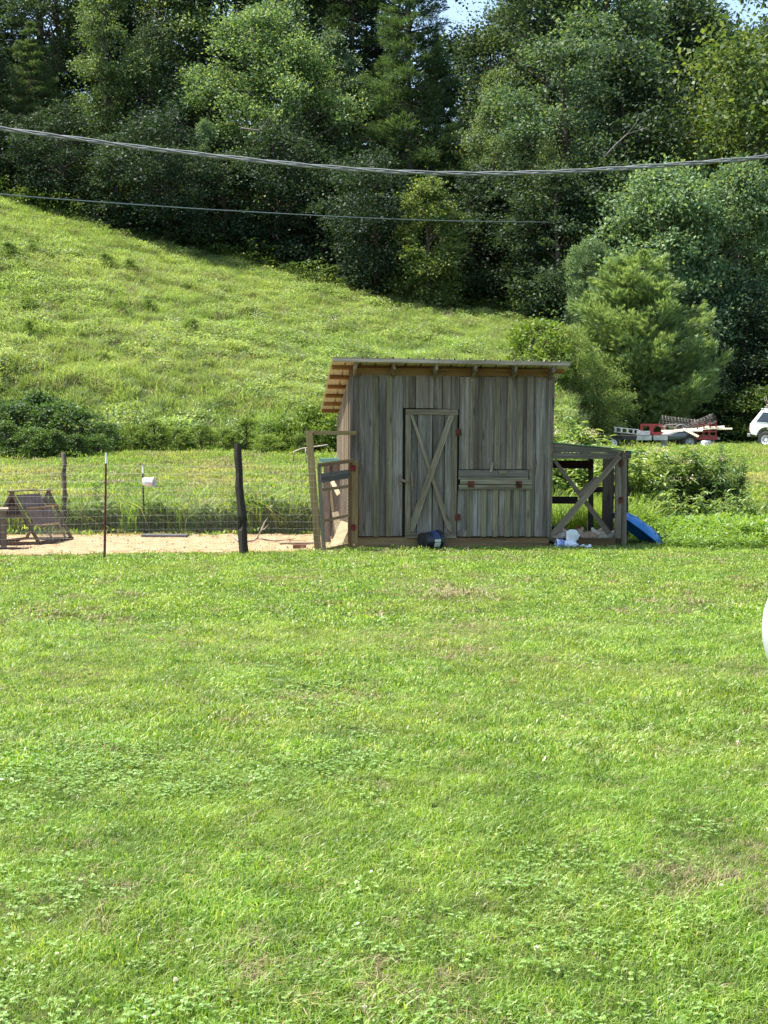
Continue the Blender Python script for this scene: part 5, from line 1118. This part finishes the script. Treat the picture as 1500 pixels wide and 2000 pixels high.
BL = [(0, 1248, 25.2, .95, 'pale-flowered weed bush directly right of the lean-to', (1.2, 1.15, .9)), (1, 1300, 26.0, 1.0, 'tall weed bush with a cream flower head, second right of the lean-to', (1.1, 1.1, .9)), (0, 1352, 26.2, .95, 'drooping weed bush in the middle of the patch behind the bright ground cover', (1, 1, .9)),
      (2, 1392, 25.8, .93, 'dark upright weed bush with spiky tops at the right of the patch', (.72, .82, .8)), (2, 1428, 26.4, .85, 'dark narrow weed bush at the right end of the patch', (.75, .85, .8)), (3, 1330, 24.8, 1.0, 'low weed bush in front of the drooping one', (1.1, 1.1, .85)), (3, 1275, 24.4, 1.05, 'low bright weed bush beside the blue pool', (1.35, 1.3, .9)),
      (3, 1462, 25.4, .9, 'low weed bush trailing right of the dark upright ones', (1.1, 1.1, .8)), (3, 1405, 24.6, .9, 'low weed bush before the dark upright ones', (1, 1.05, .85)), (1, 1180, 27.2, 1.0, 'weed bush seen through the crossed braces on the right', (1.1, 1.1, .9)), (1, 1112, 27.6, 1.05, 'pale-flowered weed bush seen through the braces beside the shed', (1.1, 1.1, .9)),
      (1, 1150, 29.5, 1.15, 'cream-flowered weed bush rising above the lean-to roof', (1.2, 1.15, .9)), (0, 1100, 30, 1.2, 'cream-flowered weed bush above the lean-to roof beside the shed', (1.2, 1.2, 1.0)), (3, 1490, 24.2, .9, 'low weed bush at the right edge of the picture', (1.15, 1.15, .8))]
for k, px, Y, s, lab, tint in BL:
    X = P(px, 900, Y).x; put(NS[k], (X, Y, float(gz(X, Y)) - .03), s * 1.26, lab, tuple(1.35 * q for q in tint))
# slim tall dark weeds behind the pen
SP = lance_shrub('spire', 1, 1.0, .03, (.13, .22), L_SHRUB, 41, 0, .0, 95); SPD = (.55, .7, .6)
for i, (px, Y, ty, lab) in enumerate([(186, 24.7, 936, 'tallest slim dark weed spire behind the pen fence'), (248, 24.9, 950, 'slim dark weed spire left of the white bucket'), (383, 24.8, 972, 'slim weed spire right of the white bucket'), (409, 25.0, 980, 'short weed spire beside the slim one right of the white bucket'), (330, 24.7, 992, 'short dark weed spire nearest the grey mat'), (170, 24.9, 985, 'short weed spire beside the tallest one')]):
    X = P(px, 900, Y).x; z = float(gz(X, Y)); put(SP, (X, Y, z), (top_z(ty, Y) - z) / .95, lab, SPD, 'slim weed spires behind the pen fence', 'weed_spire', cat='weed')

# ------------------------------------------------------------------ ground vegetation scattered on points (uncountable)
hidden = bpy.data.collections.new('scatter_sources')
def scatter(name, protos, pts, scl, idx=None, tilt=.12, label=None, cat=None, rz=None):
    n = len(pts); me = bpy.data.meshes.new(name); me.vertices.add(n); me.vertices.foreach_set('co', np.asarray(pts, np.float32).ravel())
    a = me.attributes.new('s', 'FLOAT', 'POINT'); a.data.foreach_set('value', np.asarray(scl, np.float32))
    rot = np.stack([rng.normal(0, tilt, n), rng.normal(0, tilt, n), rng.uniform(0, 6.283, n) if rz is None else rz], 1).astype(np.float32)
    a = me.attributes.new('r', 'FLOAT_VECTOR', 'POINT'); a.data.foreach_set('vector', rot.ravel())
    a = me.attributes.new('i', 'INT', 'POINT'); a.data.foreach_set('value', (np.asarray(idx) if idx is not None else rng.integers(0, len(protos), n)).astype(np.int32))
    o = link(bpy.data.objects.new(name, me)); tag(o, label, cat, kind='stuff')
    c = bpy.data.collections.new(name + '_src')
    for k, pm in enumerate(protos):
        q = bpy.data.objects.new('%s_%02d' % (name, k), pm); c.objects.link(q)
    ng = bpy.data.node_groups.new(name, 'GeometryNodeTree'); ng.interface.new_socket('Geometry', in_out='INPUT', socket_type='NodeSocketGeometry'); ng.interface.new_socket('Geometry', in_out='OUTPUT', socket_type='NodeSocketGeometry')
    N = ng.nodes.new; gi, go = N('NodeGroupInput'), N('NodeGroupOutput'); ip = N('GeometryNodeInstanceOnPoints'); ci = N('GeometryNodeCollectionInfo')
    ci.inputs['Collection'].default_value = c; ci.inputs['Separate Children'].default_value = True; ci.inputs['Reset Children'].default_value = True
    def at(nm, ty): q = N('GeometryNodeInputNamedAttribute'); q.data_type = ty; q.inputs[0].default_value = nm; return q.outputs[0]
    er = N('FunctionNodeEulerToRotation'); L_ = ng.links.new
    L_(gi.outputs[0], ip.inputs['Points']); L_(ci.outputs[0], ip.inputs['Instance']); ip.inputs['Pick Instance'].default_value = True
    L_(at('i', 'INT'), ip.inputs['Instance Index']); L_(at('r', 'FLOAT_VECTOR'), er.inputs[0]); L_(er.outputs[0], ip.inputs['Rotation']); L_(at('s', 'FLOAT'), ip.inputs['Scale']); L_(ip.outputs[0], go.inputs[0])
    md = o.modifiers.new('scatter', 'NODES'); md.node_group = ng; return o
def blades(n, rad, h, wd, mat, seed, lean_=.5, hj=.4):
    global rng
    rng = np.random.default_rng(seed); a = rng.uniform(0, 6.283, n); r_ = rad * np.sqrt(rng.random(n)); B = np.stack([r_ * np.cos(a), r_ * np.sin(a), np.full(n, -.005)], 1)
    az = rng.uniform(0, 6.283, n); tl = rng.uniform(.05, lean_, n) + .08; d = np.stack([np.cos(az), np.sin(az), np.zeros(n)], 1); s_ = np.stack([-np.sin(az + .5), np.cos(az + .5), np.zeros(n)], 1)
    H = h * rng.uniform(1 - hj, 1 + hj, n); up = np.array([0, 0, 1.]); w_ = wd * rng.uniform(.7, 1.3, n)[:, None]
    p1 = B + d * (H * tl * .35)[:, None] + up * (H * .55)[:, None]; p2 = B + d * (H * tl * 1.35)[:, None] + up * (H * (1 - .38 * tl))[:, None]
    V = np.stack([B - s_ * w_ * .5, B + s_ * w_ * .5, p1 + s_ * w_ * .45, p1 - s_ * w_ * .45, p2 + s_ * w_ * .12, p2 - s_ * w_ * .12], 1).reshape(-1, 3)
    b = np.arange(n)[:, None] * 6; F = np.concatenate([b + np.array([[0, 1, 2, 3]]), b + np.array([[3, 2, 4, 5]])], 0)
    return V, F
def gpatch(name, n, rad, h, wd, mat, seed, **k): return np_mesh(name, *blades(n, rad, h, wd, mat, seed, **k), mat)
def clover(name, n, rad, h, ls, seed, flowers=0):
    global rng
    rng = np.random.default_rng(seed); a = rng.uniform(0, 6.283, n); r_ = rad * np.sqrt(rng.random(n)); C = np.stack([r_ * np.cos(a), r_ * np.sin(a), h * rng.uniform(.45, 1.0, n)], 1); parts = []
    nrm = np.array([0, 0, 1.]) + runit(n) * .38
    for k in range(3):
        az = rng.uniform(0, .01, n) + a * 5 + k * 2.094; D = np.stack([np.cos(az), np.sin(az), rng.uniform(-.05, .2, n)], 1); parts.append(leaves(C, D, nrm, ls * rng.uniform(.8, 1.2, n), ls * .95, .10, True))
    V, F = join(parts); 
    S = []
    for i in range(n):
        q = C[i]; S.append((np.array([[q[0] * .8, q[1] * .8, 0], [q[0] * .8 + .0015, q[1] * .8, 0], [q[0] + .0015, q[1], q[2]], [q[0], q[1], q[2]]]), np.array([[0, 1, 2, 3]])))
    return np_mesh(name, *join([(V, F)] + S), L_CLOV)
def in_pen(X, Y):
    ya = FA.y + (FB.y - FA.y) * (X - FA.x) / (FB.x - FA.x) + .05 * np.sin(3.1 * X) + .03 * np.sin(9 * X) - .06; return (Y > ya) & (Y < 24.15 + .08 * np.sin(2.3 * X)) & (X < -.72)
def in_build(X, Y):
    u = (X - SH.x) * ur.x + (Y - SH.y) * ur.y; v = (X - SH.x) * un.x + (Y - SH.y) * un.y
    return (u > .0) & (u < 4.25) & (v > -.0) & (v < 2.8)
def field(x0f, x1f, Y0_, Y1_, dens, margin=1.2):
    """random points over the visible wedge, x between x0f*Y and x1f*Y"""
    st = 1 / math.sqrt(dens); gx_, gy_ = np.meshgrid(np.arange(x0f * Y1_ - margin, x1f * Y1_ + margin, st), np.arange(Y0_, Y1_, st)); X = gx_.ravel(); Y = gy_.ravel()
    X = X + rng.uniform(-.62, .62, len(X)) * st; Y = Y + rng.uniform(-.62, .62, len(Y)) * st; pm = rng.permutation(len(X)); X = X[pm]; Y = Y[pm]
    k = (X > x0f * Y - margin) & (X < x1f * Y + margin); return X[k], Y[k]
def vnoise(X, Y, s, seed=0): return np.array([noise.noise(Vector((x * s + seed, y * s, seed * 1.7))) for x, y in zip(X, Y)])
TAN = 750 / FPX + .006
rng = np.random.default_rng(99)
def lawn_band(name, Y0_, Y1_, dens, protos, smin, smax, label, dryp=.03, f=None):
    X, Y = field(-TAN, TAN, Y0_, Y1_, dens, 1.7 + .05 * Y1_)
    k = ~in_pen(X, Y) & ~in_build(X, Y)
    if f is not None: k &= f(X, Y)
    X, Y = X[k], Y[k]; Z = gz(X, Y); nz = vnoise(X, Y, 1.1, 3) ; n2 = vnoise(X, Y, 3.1, 9)
    bare = vnoise(X, Y, .9, 20) > .44
    s = rng.uniform(smin, smax, len(X)) * (1 + .45 * nz + .25 * n2); s[bare] *= .72
    idx = rng.integers(0, len(protos) - 1, len(X)); idx[rng.random(len(X)) < dryp + .75 * np.clip(vnoise(X, Y, .8, 31) - .26, 0, .5)] = len(protos) - 1
    return scatter(name, protos, np.stack([X, Y, Z], 1), s, idx, .10, label, 'grass')
GP1 = [gpatch('gp%d' % k, 42, .060, .033, .0037, L_GRASS, 50 + k, lean_=1.1, hj=.5) for k in range(5)] + [gpatch('gpd', 34, .06, .035, .003, L_STRAW, 58, lean_=1.5)]
GP2 = [gpatch('gq%d' % k, 66, .13, .034, .0055, L_GRASS, 60 + k, lean_=1.0, hj=.5) for k in range(5)] + [gpatch('gqd', 50, .12, .035, .0045, L_STRAW, 68, lean_=1.5)]
GP3 = [gpatch('gr%d' % k, 110, .26, .024, .009, L_GRASS, 70 + k, lean_=1.0, hj=.5) for k in range(4)] + [gpatch('grd', 60, .22, .045, .009, L_STRAW, 78, lean_=1.5)]
GP4 = [gpatch('gs%d' % k, 190, .6, .055, .016, L_FIELD, 80 + k, lean_=1.0, hj=.6) for k in range(4)] + [gpatch('gsd', 70, .5, .06, .02, L_STRAW, 88, lean_=1.5)]
lawn_band('lawn_grass', 3.7, 7.5, 480, GP1, .75, 1.25, 'short mown grass blades of the near lawn')
lawn_band('lawn_grass', 7.5, 13, 185, GP2, .8, 1.25, 'short mown grass of the middle of the lawn')
lawn_band('lawn_grass', 13, 23.5, 75, GP3, .8, 1.2, 'short mown grass of the lawn up to the shed and pen')
lawn_band('field_grass', 23.5, 50, 13, GP4, .7, 1.3, 'mown grass of the field behind the pen and shed', .3)
lawn_band('field_grass', 50, 84, 8, GP4, 1.0, 1.5, 'mown grass of the far field around the trailers', .03, lambda X, Y: (X > 6) & (gz(X, Y) < 1.6))
# clover in patches
CL = [clover('cl%d' % k, 16, .075, .042, .0115, 90 + k) for k in range(4)]
def clov(Y0_, Y1_, dens, thr, protos, name, s0, lab):
    X, Y = field(-TAN, TAN, Y0_, Y1_, dens, 1.5); nz = vnoise(X, Y, .75, 50) + .45 * vnoise(X, Y, 2.6, 51)
    bias = .34 * np.clip((5.9 - Y) / 1.8, 0, 1) + .20 * np.clip(-X / .9, -1, 1) * (Y < 8)
    k = (nz + bias > thr + .26 * rng.normal(size=len(X))) & ~in_pen(X, Y) & ~in_build(X, Y); X, Y = X[k], Y[k]
    return scatter(name, protos, np.stack([X, Y, gz(X, Y)], 1), rng.uniform(.8, 1.25, len(X)) * s0, None, .12, lab, 'clover')
clov(3.8, 8.5, 210, .46, CL, 'clover_patch', 1.0, 'patches of pale clover leaves in the near lawn')
CL2 = [clover('cm%d' % k, 22, .16, .04, .018, 95 + k) for k in range(3)]
clov(8.5, 21, 20, .66, CL2, 'clover_patch', 1.0, 'faint clover patches in the far half of the lawn')
# clover flowers
rng = np.random.default_rng(123)
def flowerhead(seed):
    global rng
    rng = np.random.default_rng(seed); n = 46; d = runit(n); d[:, 2] = np.abs(d[:, 2]) * 1.2 - .3; V, F = leaves(d * .004 + np.array([0, 0, .062]), d, runit(n), .0085, .004, .1, True)
    S = (np.array([[-.001, 0, 0], [.001, 0, 0], [.001, 0, .06], [-.001, 0, .06]]), np.array([[0, 1, 2, 3]])); return np_mesh('fh', *join([(V, F), S]), L_WHITEF)
X, Y = field(-TAN, TAN, 3.9, 9.5, 4.0, .1); k = vnoise(X, Y, .7, 71) + .25 * (X > .2) > .12; X, Y = X[k], Y[k]
scatter('clover_flowers', [flowerhead(3), flowerhead(4)], np.stack([X, Y, gz(X, Y)], 1), rng.uniform(.5, .85, len(X)), None, .15, 'small whitish clover flower heads dotted in the near lawn', 'flowers')
# meadow on the hill: tall grass, broad weeds, pale seed heads
rng = np.random.default_rng(200)
def weedpatch(name, n, rad, h, leaf, mat, seed, flow=0):
    global rng
    rng = np.random.default_rng(seed); parts = []
    a = rng.uniform(0, 6.283, n); r_ = rad * np.sqrt(rng.random(n)); z = h * rng.random(n) ** .6; C = np.stack([r_ * np.cos(a), r_ * np.sin(a), z], 1)
    D = runit(n); D[:, 2] = D[:, 2] * .5 + .15; parts.append(leaves(C, D, runit(n) * .5 + np.array([0, 0, 1.]), leaf * rng.uniform(.6, 1.3, n), leaf * .45, .15, True)); V, F = join(parts); return np_mesh(name, V, F, mat)
MG = [gpatch('mg%d' % k, 85, .34, .46, .024, L_WEED, 110 + k, lean_=.9, hj=.5) for k in range(4)] + [weedpatch('mw%d' % k, 110, .34, .55, .11, L_WEED, 120 + k) for k in range(3)] + [gpatch('md0', 40, .3, .6, .016, L_STRAW, 130, lean_=.8)] + [weedpatch('mf', 34, .3, .62, .06, L_WHITEF, 131)]
X, Y = field(-TAN - .04, .16, 46.0, 97, 15.0, 1.0)
slope_ok = (gz(X, Y) > 1.25) & (Y < np.interp(X / Y * FPX + 750, [-300, 0, 300, 600, 900, 1150, 1300], [97, 96, 95, 93, 90, 86, 80]))
X, Y = X[slope_ok], Y[slope_ok]; n = len(X); nz = vnoise(X, Y, .22, 5); n2 = vnoise(X, Y, .9, 6)
idx = rng.integers(0, 4, n); wk = (nz + .6 * n2 + .3 * rng.normal(size=n)) > .25; idx[wk] = rng.integers(4, 7, wk.sum()); r = rng.random(n); idx[r < .10] = 7; idx[r > .975] = 8
scatter('meadow_plants', MG, np.stack([X, Y, gz(X, Y) - .05], 1), rng.uniform(.5, 1.1, n) * (1 + .5 * n2 + .3 * nz) * np.interp(Y, [46, 56, 97], [1.25, 1.0, 1.0]), idx, .10, 'tall grass and weeds covering the sunny meadow slope', 'meadow')
# dark undergrowth along the forest edge and on the forest floor
rng = np.random.default_rng(210)
UG = [weedpatch('ug%d' % k, 200, .8, 1.3, .2, L_SHRUB, 140 + k) for k in range(3)]
X, Y = field(-TAN - .02, TAN + .02, 74, 122, 1.0, 2); pxx = X / Y * FPX + 750; ye = np.interp(pxx, [-300, 0, 300, 600, 900, 1150, 1180, 1600], [90, 89.5, 88.5, 86.5, 83.5, 80.5, 75.5, 76]); k = Y > ye; X, Y = X[k], Y[k]
scatter('forest_undergrowth', UG, np.stack([X, Y, gz(X, Y) - .1], 1), rng.uniform(.7, 1.4, len(X)), None, .1, 'dark undergrowth beneath the trees of the forest edge', 'undergrowth')
# ragged weeds behind the pen, tufts along posts and walls
rng = np.random.default_rng(220)
WP = [weedpatch('wp%d' % k, 60, .17, .34, .075, L_SHRUB, 150 + k) for k in range(2)] + [gpatch('wq%d' % k, 60, .16, .36, .007, L_GRASS, 155 + k, lean_=.8, hj=.5) for k in range(2)] + [gpatch('wr', 40, .16, .36, .005, L_STRAW, 158, lean_=.8)]
X = rng.uniform(-7.5, -.7, 620); Y = 24.35 + np.abs(rng.normal(0, .42, 620)); s = rng.uniform(.6, 1.5, 620) * np.interp(Y, [24.3, 25.6], [1.3, .7]) * (1 + .5 * vnoise(X, Y, 1.2, 8))
scatter('rank_weeds', WP, np.stack([X, Y, gz(X, Y)], 1), s, rng.choice([0, 1, 2, 3, 4], 620, p=[.3, .25, .18, .15, .12]), .12, 'ragged weeds along the back fence of the pen', 'weeds')
TF = [gpatch('tf%d' % k, 34, .07, .036, .005, L_GRASS, 160 + k, lean_=.9, hj=.6) for k in range(3)]
E_ = []
for k in range(520):
    u = rng.uniform(.05, 4.2); p = Lw(u, -.06 - abs(rng.normal(0, .07))); E_.append((p.x, p.y, 0.0))
for k in range(520):
    t = rng.random(); p = FA.lerp(FB, t) + Vector((0, rng.normal(-.03, .07), 0)); E_.append((p.x, p.y, 0.0))
E_ = np.array(E_); E_[:, 2] = gz(E_[:, 0], E_[:, 1]); scatter('edge_tufts', TF, E_, rng.uniform(.45, 1.0, len(E_)), None, .15, 'longer grass tufts left by the mower along the fence and the shed foot', 'grass')
# bright leafy ground cover right of the blue pool
rng = np.random.default_rng(230)
GC = [weedpatch('gc%d' % k, 90, .17, .26, .07, L_GROUNDC, 170 + k) for k in range(3)] + [weedpatch('gcw', 40, .16, .2, .05, L_LANCE, 174)]
X = rng.uniform(4.05, 7.6, 1900); Y = rng.uniform(21.0, 25.6, 1900); edge_ = 21.15 + .25 * np.sin(2.2 * X) + .18 * vnoise(X, Y, 1.5, 2); k = (Y > edge_) & (X > 4.5 + .15 * np.sin(Y * 1.7) - .30 * (Y > 22.6)); X, Y = X[k], Y[k]
scatter('ground_cover', GC, np.stack([X, Y, gz(X, Y)], 1), rng.uniform(.5, 1.25, len(X)) * (1 + .5 * vnoise(X, Y, .9, 12)) * np.interp(Y, [21, 22], [.6, 1]), rng.choice([0, 1, 2, 3], len(X), p=[.3, .3, .25, .15]), .15, 'bright leafy ground cover spreading right of the blue pool', 'ground cover')
X = rng.uniform(2.8, 4.6, 260); Y = rng.uniform(23.4, 26.4, 260); k = ~in_build(X, Y); X, Y = X[k], Y[k]
scatter('rank_grass', WP, np.stack([X, Y, gz(X, Y)], 1), rng.uniform(.8, 1.6, len(X)), rng.choice([2, 3], len(X)), .12, 'rank grass seen through the open lean-to', 'grass')
